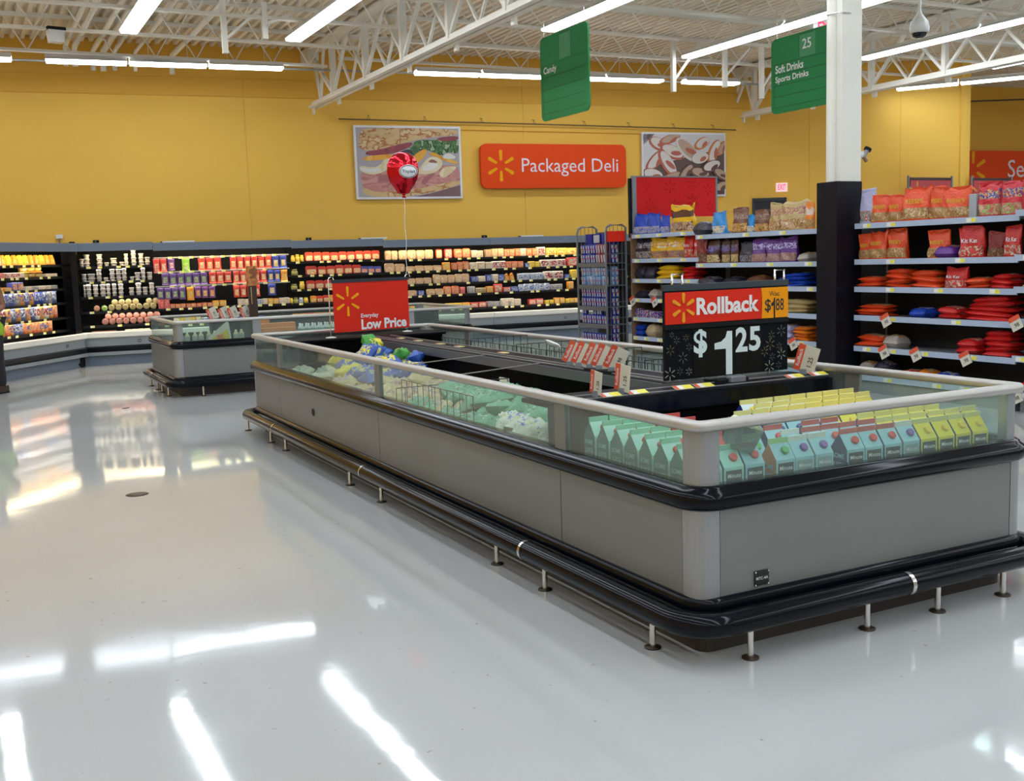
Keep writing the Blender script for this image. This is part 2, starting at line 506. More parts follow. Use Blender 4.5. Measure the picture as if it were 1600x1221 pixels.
def joist(y, x0, x1, zb, label):
    t = thing('bar_joist', label, 'joist', (x0, y, 0), 0, 'roof joists crossing the girders')
    L = x1 - x0
    for sy in (-1, 1):
        MB().box(0, L, sy * .028 - .02, sy * .028 + .02, 5.43, 5.448).box(0, L, sy * .03 - .004 - sy * .014, sy * .03 + .004 - sy * .014, 5.39, 5.43).obj('top_chord', STEELW, t)
        MB().box(0, L, sy * .028 - .02, sy * .028 + .02, zb, zb + .014).box(0, L, sy * .03 - .004 - sy * .014, sy * .03 + .004 - sy * .014, zb + .014, zb + .045).obj('bottom_chord', STEELW, t)
    n = max(2, int(L / .62))
    mb = MB()
    for i in range(n):
        a = L * i / n; b = L * (i + .5) / n; c = L * (i + 1) / n
        mb.bar((a, 0, 5.41), (b, 0, zb + .02), .018, .018).bar((b, 0, zb + .02), (c, 0, 5.41), .018, .018)
    o = mb.obj('web_bars', STEELW, t); o['kind'] = 'stuff'
for i, y in enumerate(JY[:7]):
    w = 'white bar joist over the %s, %s from the deli wall' 
    joist(y, -9, 3.45, 4.88, w % ('open aisle', nth(i)))
    joist(y, 3.65, 12.6, 5.03, w % ('freezer cases', nth(i)))
    joist(y, 12.8, 30 if y < 13 else 16.5 if y < 14 else 13.7, 5.03, w % ('candy aisles', nth(i)))

# pipes and conduits along the ceiling
for i, (x, r, y1, d) in enumerate(((-.58, .035, 15.9, 'thin pale'), (-.44, .045, 15.9, 'pale'), (-.13, .04, 16.2, 'cream'), (.03, .05, 16.2, 'wide cream'), (.2, .035, 16.1, 'narrow cream'), (.53, .03, 16.1, 'slim white'), (1.15, .045, 16.2, 'single white'))):
    tag(MB().tube([(x, 2.0, 5.2), (x, y1, 5.2), (x, y1 + .12, 5.12), (x, y1 + .12, 4.9)], r, 10).obj('ceiling_pipe', STEELW),
        '%s roof pipe, %s in the bundle over the open aisle' % (d, nth(i)), 'pipe', 'pipes running to the deli wall')
p0, p1 = W(-6, -1.5), W(12.3, -1.5)
tag(MB().tube([(p0[0], p0[1], 4.84), (p1[0], p1[1], 4.84)], .018, 8).obj('electrical_conduit', M('conduit_grey', (.32, .31, .29), .5)), 'thin grey conduit above the light row along the deli wall', 'conduit')

# hanging braces below the joists
for i, (x, y, z0) in enumerate(((1.0, 11.6, 4.40), (1.55, 11.6, 4.62), (8.47, 11.85, 4.24), (9.55, 11.85, 4.36), (10.35, 11.85, 4.2))):
    t = thing('roof_brace', 'white drop brace below a joist, %s along from the open aisle' % nth(i), 'brace', (x, y, 0), 0, 'drop braces')
    MB().box(-.035, .035, -.035, .035, z0, 5.1).obj('drop_post', STEELW, t)
    MB().bar((.03, 0, z0 + .2), (.55, 0, 5.05), .035, .035).obj('brace_arm', STEELW, t)

# ------------------------------------------------------------------ fluorescent fixtures
FIX = {}
def fixture(L, loc, rz, label, group, hang=True):
    t = thing('fluorescent_fixture', label, 'ceiling light', loc, rz, group)
    if L not in FIX:
        h = MB()                                  # channel above, lens tray below; length along local y
        h.prism([(-.06, .05), (.06, .05), (.06, .10), (-.06, .10)], 'y', 0, L)
        h.prism([(-.13, .012), (-.125, .012), (-.055, .055), (.055, .055), (.125, .012), (.13, .012), (.06, .064), (-.06, .064)], 'y', 0, L)
        e = MB().prism(rrect(-.115, .115, -.022, .02, .02, 3), 'y', .012, L - .012)
        w = MB().tube([(0, 0, .10), (0, 0, 5.42 - loc[2])], .005, 5)
        FIX[L] = (fix_normals(h.mesh('housing', WHITE)), fix_normals(e.mesh('lens', LAMPM)), w.mesh('hanger', STEELW))
    a, b, c = FIX[L]
    place(a, 'housing', t); place(b, 'lens', t)
    if hang:
        for y in (.25 * L, .75 * L): place(c, 'hanger', t, (0, y, 0))
    return t
LL = 2.44
ROWS = [(-5.3, 13.5), (-2.3, 13.4), (-.07, 12.6), (2.18, 12.44), (5.42, 10.66), (8.70, 11.78), (11.85, 10.96), (15.0, 10.9), (18.2, 12.0), (22.0, 12.0), (26.0, 12.0)]
for i, (x, y0) in enumerate(ROWS):
    n = 0
    y = y0
    while y > -12:
        fixture(LL, (x, y - LL, 4.8), 0, 'long white fluorescent fixture, %s from the deli wall in the %s row' % (nth(n), nth(i)), 'ceiling lights in rows towards the deli wall', y > 2)
        y -= LL + .03; n += 1
LS = 1.19
n = 0
for u in (-6.2, -4.97, -3.74, -2.45, -.79, .43, 1.65, 5.12, 6.34, 7.56, 8.28 + .5, 10.45, 14.6):
    if u == 14.6: continue
    p = W(u, -1.72, 4.8)
    fixture(LS, p, PHI - PI / 2, 'short fluorescent fixture, %s along the row by the deli wall' % nth(n), 'ceiling lights along the deli wall'); n += 1
for i, t in enumerate((0, .5)):
    a = Vector((15.32, 13.46)); b = Vector((16.65, 11.58)); d = (b - a).normalized()
    p = a + d * 1.23 * i
    fixture(LS, (p.x, p.y, 4.8), math.atan2(d.y, d.x) - PI / 2, 'short fluorescent fixture before the angled wall, %s of two' % nth(i), 'ceiling lights before the angled wall')

# ================================================================== open island freezers
def rect_path(x0, x1, y0, y1, r, n=6):
    """rounded rectangle, counter-clockwise: point, outward normal"""
    out = []
    for cx, cy, a in ((x1 - r, y0 + r, -PI / 2), (x1 - r, y1 - r, 0), (x0 + r, y1 - r, PI / 2), (x0 + r, y0 + r, PI)):
        for i in range(n + 1):
            b = a + PI / 2 * i / n
            out.append(((cx + r * math.cos(b), cy + r * math.sin(b)), (math.cos(b), math.sin(b))))
    return out
def sweep(mb, path, prof, m=0, smooth=True):
    n, k = len(path), len(prof)
    vs = [(p[0] + nn[0] * o, p[1] + nn[1] * o, z) for p, nn in path for o, z in prof]
    fs = []
    for i in range(n):
        j = (i + 1) % n
        for a in range(k):
            b = (a + 1) % k
            fs.append([i * k + a, j * k + a, j * k + b, i * k + b])
    return mb.add(vs, fs, m, smooth)

FOOT = MB().lathe([(.034, 0), (.034, .006), (.014, .010)], 14, 1).tube([(0, 0, .008), (0, 0, .125)], .0125, 10, 0).mesh('bumper_foot', [CHROME, IRON])

def island(name, label, cat, loc, Wd, L, posts_left, posts_front, feet, clips, ledges):
    t = thing(name, label, cat, loc, 0)
    path = rect_path(0, Wd, 0, L, .07)
    pathb = rect_path(0, Wd, 0, L, .10)
    # kick plate and cladding
    MB().prism([p for p, _ in rect_path(.06, Wd - .06, .06, L - .06, .05, 3)], 'z', 0, .20).obj('kick_plate', KICK, t)
    g = .003
    def clad(x0, x1, y0, y1):
        MB().box(x0, x1, y0, y1, .20, .60).obj('body_panel', STEEL, t)
    cuts = [.10] + [p for p in posts_left] + [L - .10]
    for a, b in zip(cuts[:-1], cuts[1:]):
        if b - a > .05:
            clad(0, .02, a + g, b - g); clad(Wd - .02, Wd, a + g, b - g)
    cuts = [.10] + [p for p in posts_front] + [Wd - .10]
    for a, b in zip(cuts[:-1], cuts[1:]):
        if b - a > .05:
            clad(a + g, b - g, 0, .02); clad(a + g, b - g, L - .02, L)
    for cx, cy, a in ((Wd, 0, -PI / 2), (Wd, L, 0), (0, L, PI / 2), (0, 0, PI)):
        sx, sy = (-1 if cx else 1), (-1 if cy else 1)
        ccx, ccy = cx + sx * .07, cy + sy * .07
        arc = [(ccx + .071 * math.cos(a + PI / 2 * i / 6), ccy + .071 * math.sin(a + PI / 2 * i / 6)) for i in range(7)]
        e1 = (arc[0][0] + (.0 if a in (-PI / 2, PI / 2) else 0), arc[0][1])
        poly = [(arc[0][0] - (.03 * (math.cos(a + PI / 2))), arc[0][1] - .03 * math.sin(a + PI / 2))] + arc + [(arc[-1][0] - .03 * math.cos(a), arc[-1][1] - .03 * math.sin(a))] + [(ccx, ccy)]
        me = fix_normals(MB().prism(poly, 'z', .20, .60).mesh('body_corner', STEELB))
        place(me, 'body_corner', t)
        # corner glass post above, with a rounded outer face
        ccx, ccy = cx + sx * .085, cy + sy * .085
        arc = [(ccx + .07 * math.cos(a + PI / 2 * i / 6), ccy + .07 * math.sin(a + PI / 2 * i / 6)) for i in range(7)]
        poly = [(arc[0][0] - .03 * math.cos(a + PI / 2), arc[0][1] - .03 * math.sin(a + PI / 2))] + arc + [(arc[-1][0] - .03 * math.cos(a), arc[-1][1] - .03 * math.sin(a)), (ccx, ccy)]
        place(fix_normals(MB().prism(poly, 'z', .665, .90).mesh('corner_post', STEELB)), 'corner_post', t)
    # bumpers
    sweep(MB(), pathb, [(-.03, .585), (.022, .587), (.036, .597), (.043, .618), (.041, .640), (.030, .656), (.018, .662), (.014, .672), (.002, .679), (-.05, .679)]).obj('upper_bumper', BLACK, t)
    sweep(MB(), pathb, [(-.02, .175), (.018, .180), (.026, .195), (.024, .225), (.012, .24), (-.02, .245)]).obj('lower_bumper', BLACK, t)
    r = .047
    tb = sweep(MB(), rect_path(-.09, Wd + .09, -.09, L + .09, .16, 8), [(r * math.cos(2 * PI * i / 12), .165 + r * math.sin(2 * PI * i / 12)) for i in range(12)]).obj('tube_bumper', BLACK, t)
    for side, q in clips:
        c = [(math.cos(2 * PI * i / 14) * .050, math.sin(2 * PI * i / 14) * .050) for i in range(14)]
        mb = MB()
        if side == 'front': mb.prism([(-.09 + a, .165 + b) for a, b in c], 'x', q - .010, q + .010, 0, True)
        else: mb.prism([(-.09 + a, .165 + b) for a, b in c], 'y', q - .010, q + .010, 0, True)
        mb.obj('clip_band', CHROME, tb)
    for x, y in feet:
        place(FOOT, 'bumper_foot', t, (x, y, 0))
    # rail, posts, panes
    sweep(MB(), rect_path(0, Wd, 0, L, .055), [(.004, .892), (.008, .905), (.006, .922), (-.004, .931), (-.036, .931), (-.044, .922), (-.044, .900), (-.036, .892)]).obj('top_rail', RAILM, t)
    for p in posts_left:
        for x in (.004, Wd - .029):
            MB().box(x, x + .025, p - .05, p + .05, .672, .895).obj('glass_post', STEEL, t)
    for p in posts_front:
        for y in (.004, L - .029):
            MB().box(p - .05, p + .05, y, y + .025, .672, .895).obj('glass_post', STEELB, t)
    e = [.11] + [q for p in posts_left for q in (p - .052, p + .052)] + [L - .11]
    for a, b in zip(e[::2], e[1::2]):
        if b > a:
            MB().box(.014, .020, a, b, .672, .895).obj('glass_pane', GLASS, t)
            MB().box(Wd - .020, Wd - .014, a, b, .672, .895).obj('glass_pane', GLASS, t)
    e = [.11] + [q for p in posts_front for q in (p - .052, p + .052)] + [Wd - .11]
    for a, b in zip(e[::2], e[1::2]):
        MB().box(a, b, .014, .020, .672, .895).obj('glass_pane', GLASS, t)
        MB().box(a, b, L - .020, L - .014, .672, .895).obj('glass_pane', GLASS, t)
    # liner
    mb = MB()
    for q in ((.02, .05, .02, L - .02), (Wd - .05, Wd - .02, .02, L - .02), (.05, Wd - .05, .02, .05), (.05, Wd - .05, L - .05, L - .02)):
        mb.box(q[0], q[1], q[2], q[3], .20, .665)
    mb.obj('liner', DARKIN, t)
    MB().box(.05, Wd - .05, .05, L - .05, .38, .45).obj('product_deck', M('deck_grey', (.10, .10, .10), .5), t)
    # ledges over the dividing walls: x0, x1, y0, y1, which side shows the grey lip
    for x0, x1, y0, y1, lip in ledges:
        d = MB().box(x0 + .03, x1 - .03, y0 + .03, (y0 + .12) if lip == 's' else y1 - .03, .45, .85).obj('divider_wall', DARKIN, t)
        o = MB().box(x0, x1, y0, y1, .845, .868, 0, .006).obj('divider_ledge', M('ledge_black', (.005, .005, .008), .45, spec=.04), t)
        mb = MB(); 
        if 'w' in lip: mb.box(x0 - .012, x0, y0, y1, .80, .862)
        if 'e' in lip: mb.box(x1, x1 + .012, y0, y1, .80, .862)
        if mb.v: mb.obj('ledge_lip', M('ledge_lip_grey', (.13, .13, .15), .35, metal=.4), o)
        mb = MB()
        if lip == 's':
            mb.box(x0, x1, y0 - .012, y0, .78, .862)
            mb.obj('ledge_lip', BLACK, o)
            mb = MB()
            mb.box(x0 + .02, x1 - .02, y0 + .05, y0 + .062, .868, .873).box(x0 + .02, x1 - .02, y0 + .18, y0 + .19, .868, .873)
        elif lip == 'we':
            for q in (.03, .10, (x1 - x0) - .04):
                mb.box(x0 + q, x0 + q + .012, y0 + .02, y1 - .02, .868, .874)
        if mb.v: mb.obj('highlight_rail', STEELB, o)  # thin pale rails added as the ledge's bright highlight lines
    return t

WD, LN = 1.842, 6.947
front_feet = [(.19, -.07), (.80, -.07), (1.21, -.07), (1.62, -.07)]
side_feet = [(-.065, y) for y in (7.0, 6.15, 5.66, 3.97, 3.33, 1.62, 1.11, .22)]
case1 = island('island_freezer', 'long grey open island freezer with glass rims and black bumpers, nearest the viewer', 'freezer', (0, 0, 0), WD, LN,
               [1.05, 3.50, 5.99], [], front_feet + side_feet + [(WD + .065, y) for y in (.3, 1.6, 3.9, 5.6, 6.8)],
               [('left', 5.85), ('left', 3.56), ('left', 1.24), ('front', 1.0)],
               [(.05, WD - .05, 1.18, 1.52, 's'), (.94, 1.24, 1.52, 6.42, 'we'), (.05, WD - .05, 6.42, 6.88, 'n')])
# identification plate riveted on the front end
pl = MB().box(.267, .337, -.006, 0, .255, .315).obj('number_plate', INKB, case1)
letter(pl, 'MTC-4A', INKW, (.302, -.0075, .285), width=.06, bold=.012)
mb = MB()
for x in (.270, .334):
    for z in (.259, .311): mb.lathe([(.0035, 0), (.0035, .002)], 8, 0, (x, -.008, z), 'y')
mb.obj('rivet', CHROME, pl)
# little sockets on the side
for y in (5.0,):
    mb = MB(); mb.tube([(-.004, y + .022 * math.cos(a * PI / 6), .40 + .026 * math.sin(a * PI / 6)) for a in range(12)], .004, 5, closed=True); mb.obj('power_socket', IRON, case1)
# wire fences inside the bays
def wire_fence(parent, a, b, z0, z1, step=.06):
    mb = MB(); a = Vector(a); b = Vector(b); n = max(2, int((b - a).length / step))
    for i in range(n + 1):
        p = a + (b - a) * i / n
        mb.tube([(p.x, p.y, z0), (p.x, p.y, z1)], .0028, 5)
    for z in (z0 + .02, z1): mb.tube([(a.x, a.y, z), (b.x, b.y, z)], .0035, 5)
    o = mb.obj('wire_divider', M('black_wire', (.02, .02, .02), .4), parent); return o
wire_fence(case1, (.08, 3.35), (.90, 3.35), .46, .74)
wire_fence(case1, (.10, 2.2), (.10, 3.3), .46, .80, .09)
for y in (2.2, 3.0, 3.9, 4.7): wire_fence(case1, (1.26, y), (1.78, y), .46, .92)
wire_fence(case1, (1.30, 1.7), (1.30, 5.4), .46, .90, .075)
wire_fence(case1, (1.60, 1.7), (1.60, 4.0), .46, .88, .075)
# thin rods that span the left bay
for y in (2.62, 3.45):
    MB().tube([(.03, y - .0, .87), (.95, y + .35, .87)], .004, 6).obj('span_rod', M('rod_grey', (.25, .22, .2), .4, metal=.6), case1)
for x, y in ((.925, 2.28), (.925, 3.48)):
    MB().box(.935, .945, y - .07, y + .07, .70, .73).obj('ledge_label', TAGW, case1)
# tickets clipped on the ledges
def ticket(parent, x, y, z, ang):
    o = MB().box(-.055, .055, -.022, .022, 0, .004, 0).box(.0, .055, -.022, .022, .004, .005, 1).box(-.055, -.035, -.022, .022, .004, .005, 2).obj('price_ticket', [TAGW, TAGY, CARDRED], parent, (x, y, z), (R(18) if ang == 0 else 0, 0, ang))
    return o
led = [c for c in case1.children if c.name.startswith('divider_ledge')]
for x, y in ((.40, 1.235), (.56, 1.235), (.84, 1.235), (.97, 1.235), (1.58, 1.235), (1.75, 1.235)):
    ticket(led[0], x, y, .878, 0)
for y in (5.84, 5.43, 4.94, 4.56, 3.78, 2.46): ticket(led[1], 1.09, y, .876, -PI / 2)

# the farther island, its long side facing the viewer
case2 = island('island_freezer', 'shorter grey island freezer standing beyond the long one, before the cheese bays', 'freezer', (-.16, 10.22, 0), 4.02, 1.86,
               [], [1.02, 3.10], [(.30, -.06), (1.2, -.06), (2.2, -.06), (3.2, -.06), (-.065, .25), (-.065, .72), (-.065, 1.08), (-.065, 1.6)], [('left', 1.2)],
               [(.6, 3.9, .82, 1.02, 'n')])
for x in (1.0, 2.2, 3.2): wire_fence(case2, (x, .08), (x, .8), .46, .88)

# ------------------------------------------------------------------ juice cartons in the near end of the island
CW, CH, CR = .098, .195, .060           # width, shoulder height, roof rise
CART = {}
def carton_meshes(key, body, side, roof, cap, panel, fin):
    w = CW / 2
    b = MB()
    # walls: front/back = roof colours' body, sides = side colour; ridge runs along x
    vs = [(-w, -w, 0), (w, -w, 0), (w, w, 0), (-w, w, 0), (-w, -w, CH), (w, -w, CH), (w, w, CH), (-w, w, CH)]
    b.add(vs, [[3, 2, 1, 0], [0, 1, 5, 4], [2, 3, 7, 6]], 0)
    b.add(vs, [[1, 2, 6, 5], [3, 0, 4, 7]], 1)
    g = MB()
    rz = CH + CR
    vs = [(-w, -w, CH), (w, -w, CH), (w, w, CH), (-w, w, CH), (-w, -.004, rz), (w, -.004, rz), (w, .004, rz), (-w, .004, rz)]
    g.add(vs, [[0, 1, 5, 4], [2, 3, 7, 6]], 0)
    k = .022
    vs2 = [(-w + k, 0, rz - .004), (w - k, 0, rz - .004)]
    g.add(vs + vs2, [[3, 0, 4, 7], [1, 2, 6, 5]], 1)
    # the sealed fin on top
    g.box(-w, w, -.004, .004, rz, rz + .022, 2)
    c = MB().lathe([(.018, 0), (.018, .012), (.015, .016)], 12, 0)
    f = MB().box(-w + .010, w - .010, -w - .0015, -w, .100, .182)
    st = MB().box(-w, w, -w - .001, -w, .0, .022)
    return dict(body=b.mesh('carton_body', [body, side]), gable=g.mesh('gable_top', [roof, side, fin]), cap=c.mesh('cap', cap), panel=f.mesh('front_label', panel), strip=st.mesh('base_stripe', cap))
CT = {n: M('carton_' + n, c, .35) for n, c in dict(
    white=(.60, .72, .76), mint=(.42, .74, .64), aqua=(.34, .60, .68), yellow=(.84, .70, .02), blue=(.01, .03, .22), navy=(.012, .02, .09), teal=(.10, .20, .20),
    red=(.55, .03, .03), capyellow=(.85, .62, .02), green=(.10, .45, .12), orange=(.62, .20, .02), purple=(.20, .08, .35), capred=(.70, .05, .04), dark=(.02, .03, .03), pale=(.75, .78, .70), grey=(.30, .38, .38), minty=(.25, .62, .42), limey=(.72, .68, .25), rose=(.60, .10, .08), limegreen=(.35, .62, .22)).items()}
t_mm = [text_mesh('Minute', INKW, .066, None, .012), text_mesh('Maid', INKW, .052, None, .012)]
t_sj = [text_mesh('SOME', CT['aqua'], .07, None, .015), text_mesh('JUICE', CT['aqua'], .07, None, .015)]
t_sjy = [text_mesh('SOME', CT['pale'], .07, None, .015), text_mesh('JUICE', CT['pale'], .07, None, .015)]
STY = {  # body, side, roof, cap, panel, text on side
    'mint': ('mint', 'teal', 'mint', 'capred', 'dark', 'minty'), 'yellow': ('yellow', 'blue', 'yellow', 'capyellow', 'dark', 'limey'), 'yellow_white': ('white', 'blue', 'white', 'capyellow', 'dark', 'limey'),
    'red': ('aqua', 'navy', 'aqua', 'capred', 'dark', 'rose'), 'red_roof': ('mint', 'navy', 'red', 'capred', 'dark', 'rose'), 'orange': ('aqua', 'orange', 'aqua', 'green', 'dark', 'limegreen'),
    'green': ('aqua', 'teal', 'aqua', 'green', 'dark', 'limegreen'), 'purple': ('aqua', 'grey', 'aqua', 'purple', 'grey', 'pale'), 'blue': ('aqua', 'blue', 'aqua', 'blue', 'dark', 'aqua')}
PROTO = {}
def carton(style, x, y, z, rz, label, group, tilt=0):
    if style not in PROTO:
        s = [CT[q] for q in STY[style]]
        ms = carton_meshes(style, *s)
        t = thing('juice_carton', label, 'carton', (x, y, z), rz, group)
        place(ms['body'], 'carton_body', t)
        gt = place(ms['gable'], 'gable_top', t)
        w = CW / 2
        sl = math.atan2(CR, w)
        place(ms['cap'], 'cap', t, (.012, -w * .5, CH + CR * .5), (PI / 2 - (PI / 2 - sl), 0, 0))
        fl = place(ms['panel'], 'front_label', t)
        place(t_mm[0], 'lettering', fl, (0, -w - .003, .161)); place(t_mm[1], 'lettering', fl, (0, -w - .003, .128))
        place(ms['strip'], 'base_stripe', t)
        q = t_sjy if style.startswith('yellow') else t_sj
        for sgn in (-1,):
            sl_ = place(MB().box(-w - .001, -w, -w + .01, w - .01, .09, .185).mesh('side_label', s[1]), 'side_label', t)
            place(q[0], 'lettering', sl_, (-w - .003, 0, .165), (0, 0, -PI / 2)); place(q[1], 'lettering', sl_, (-w - .003, 0, .125), (0, 0, -PI / 2))
        PROTO[style] = t
        return t
    t = copy_tree(PROTO[style])
    t.location = (x, y, z); t.rotation_euler = (0, 0, rz)
    return tag(t, label, 'carton', group)
DECKZ = .452
pitch = .1115
def deckz(y): return DECKZ + .07 + .045 * y / 1.1
MB().prism([(.06, .45), (1.14, .45), (1.14, DECKZ + .066 + .0465), (.06, DECKZ + .066)], 'x', .06, WD - .06).obj('carton_shelf', M('deck_white', (.45, .46, .46), .5), case1)
CN = {'mint': 'mint green juice carton with red cap', 'yellow': 'yellow juice carton with yellow cap', 'yellow_white': 'white juice carton with yellow cap', 'red': 'pale blue juice carton with red cap',
      'red_roof': 'red roofed juice carton', 'orange': 'juice carton with orange side and green cap', 'green': 'pale juice carton with green cap', 'purple': 'pale juice carton with purple cap', 'blue': 'blue sided juice carton'}
grid = [  # rows from the front glass backwards; '.' empty
    'm m r o p p . R R R b Y Y Y Y .',
    'm m . g . p R R R r Y Y y Y Y Y',
    'm m d . . R . R R . Y Y Y Y Y .',
    'm m d . . . B B B Y Y Y Y Y Y .',
    'm m d d . . B . Y Y Y Y Y Y . .',
    'm m d d . . w w w Y Y Y Y Y . .',
    'm m d d . . w w Y Y Y Y Y Y . .',
    'm m d d . . . w w w w Y Y Y Y Y']
grid[7] = 'm m d . . . . . w w w Y Y Y Y .'
grid[6] = 'm m d d . . . . w w w Y Y Y Y .'
KEY = {'m': 'mint', 'r': 'red', 'R': 'red', 'd': 'red_roof', 'o': 'orange', 'g': 'green', 'p': 'purple', 'b': 'purple', 'B': 'blue', 'Y': 'yellow', 'y': 'yellow', 'w': 'yellow_white'}
cnt = {}
for j, row in enumerate(grid):
    for i, ch in enumerate(row.split()):
        if ch == '.': continue
        st = KEY[ch]
        x = .125 + i * .1075 + (.045 if j == 0 and 3 <= i <= 5 else 0)
        y = .125 + j * pitch
        if st == 'mint' and j == 0: st = 'green' if i == 99 else 'mint'
        k = cnt[(st, j)] = cnt.get((st, j), -1) + 1
        carton(st, x + rnd.uniform(-.003, .003), y + rnd.uniform(-.003, .003), deckz(y + .05), R(rnd.uniform(-2, 2)),
               '%s, %s along the %s row from the glass' % (CN[st], nth(k), nth(j)), 'juice cartons in the end of the island')
# things lying on the front cartons
t = thing('clear_pack', 'tilted clear pack with white lumps on top, lying on the front juice cartons', 'pack', (.30, .14, deckz(.1) + .262), 0)
t.rotation_euler = (R(14), R(16), R(-10))
MB().prism([(-.045, 0), (.045, 0), (.058, .10), (-.058, .10)], 'y', -.05, .05).obj('tray', glass_mat('smoky_tray', (.5, .6, .55), 1.0, .35, (.25, .3, .26)), t)
mb = MB()
for a in range(3):
    for b in range(3): mb.lathe([(.001, .0), (.016, .004), (.019, .014), (.012, .026), (.002, .030)], 8, 0, (-.036 + a * .036, -.032 + b * .032, .088))
mb.obj('lump_tops', M('cream_lumps', (.78, .74, .55), .4), t)

# ================================================================== bags
def pillow(w, l, t, seed, nx=10, ny=12, crumple=.12):
    """lying bag, its flat sealed ends at +-y; the middle third of the faces is the print patch (slot 1)"""
    r = random.Random(seed)
    ph = [r.uniform(0, 6.28) for _ in range(8)]
    vs, fs, ms = [], [], []
    def hgt(u, v):
        a = max(0, 1 - abs(u) ** 3.0); b = max(0, 1 - abs(v) ** 3.5)
        h = (a * b) ** .55
        n = math.sin(5 * u + ph[0] + 3 * v) * math.sin(4 * v + ph[1]) + .6 * math.sin(9 * u + ph[2]) * math.sin(8 * v + ph[3]) + .4 * math.sin(13 * u - 11 * v + ph[4])
        return h * (1 + crumple * n)
    mb = MB()
    for sg in (1, -1):
        vs = []
        for j in range(ny + 1):
            v = -1 + 2 * j / ny
            for i in range(nx + 1):
                u = -1 + 2 * i / nx
                pinch = 1 - .10 * (1 - abs(v) ** 4) * abs(u) ** 2
                vs.append((u * w / 2 * pinch * (1 + .02 * math.sin(7 * v + ph[5])), v * l / 2 * (1 + .015 * math.sin(6 * u + ph[6])), sg * hgt(u, v) * t / 2 + (.004 * math.sin(12 * u + ph[7]) if abs(v) > .93 else 0)))
        for j in range(ny):
            for i in range(nx):
                a = j * (nx + 1) + i
                q = [a, a + 1, a + nx + 2, a + nx + 1]
                if sg < 0: q.reverse()
                cu, cv = -1 + 2 * (i + .5) / nx, -1 + 2 * (j + .5) / ny
                mb.add(vs if (j == 0 and i == 0) else [], [], 0)
                fs0 = [len(mb.v) - len(vs) + k for k in q]
                mb.f.append(fs0); mb.m.append(1 if abs(cu) < .72 and -.62 < cv < .55 else 0); mb.s.append(True)
    return mb

def pouch(w, h, t, seed, win=.38, nz=12, n=24):
    """standing bag: gusseted base on z = 0, crimped top; slot 1 = food print low on the faces, slot 2 = band for the name"""
    r = random.Random(seed)
    ph = [r.uniform(0, 6.28) for _ in range(8)]
    lean = r.uniform(-.03, .03)
    mb = MB(); rings = []
    for k in range(nz + 1):
        f = k / nz
        th = t / 2 * (1.0 if f < .1 else (1 - ((f - .1) / .9) ** 2.2)) + .003
        ww = w / 2 * (1 - .07 * math.sin(PI * f)) * (1 + .02 * math.sin(9 * f + ph[0]))
        if f == 1: th = .003
        rg = []
        for j in range(n):
            a = 2 * PI * j / n
            c, s_ = math.cos(a), math.sin(a)
            px = ww * (abs(c) ** .55) * (1 if c >= 0 else -1)
            py = th * (abs(s_) ** .8) * (1 if s_ >= 0 else -1)
            py += .10 * t * math.sin(11 * f + 5 * a + ph[1]) * (f > .05) * (1 - .3 * f)
            px += .03 * w * math.sin(8 * f + 2 * a + ph[2]) * (f > .1)
            top = (.06 * h * math.sin(3 * px / w * 4 + ph[3]) + .04 * h * math.sin(9 * px / w * 3 + ph[4]) + .07 * h * abs(2 * px / w) ** 2) * max(0, f - .55) * 2
            rg.append((px + lean * f * h, py, f * h + top))
        rings.append(rg)
    vs = [p for rg in rings for p in rg]
    mb.add(vs, [])
    for k in range(nz):
        f = (k + .5) / nz
        for j in range(n):
            a = 2 * PI * (j + .5) / n
            front = math.sin(a) < -.35
            m = 1 if (front and .06 < f < win) else 2 if (front and .55 < f < .80) else 0
            mb.f.append([k * n + j, k * n + (j + 1) % n, (k + 1) * n + (j + 1) % n, (k + 1) * n + j]); mb.m.append(m); mb.s.append(True)
    mb.f.append(list(range(n))[::-1]); mb.m.append(0); mb.s.append(False)
    mb.f.append([nz * n + j for j in range(n)]); mb.m.append(0); mb.s.append(False)
    return mb

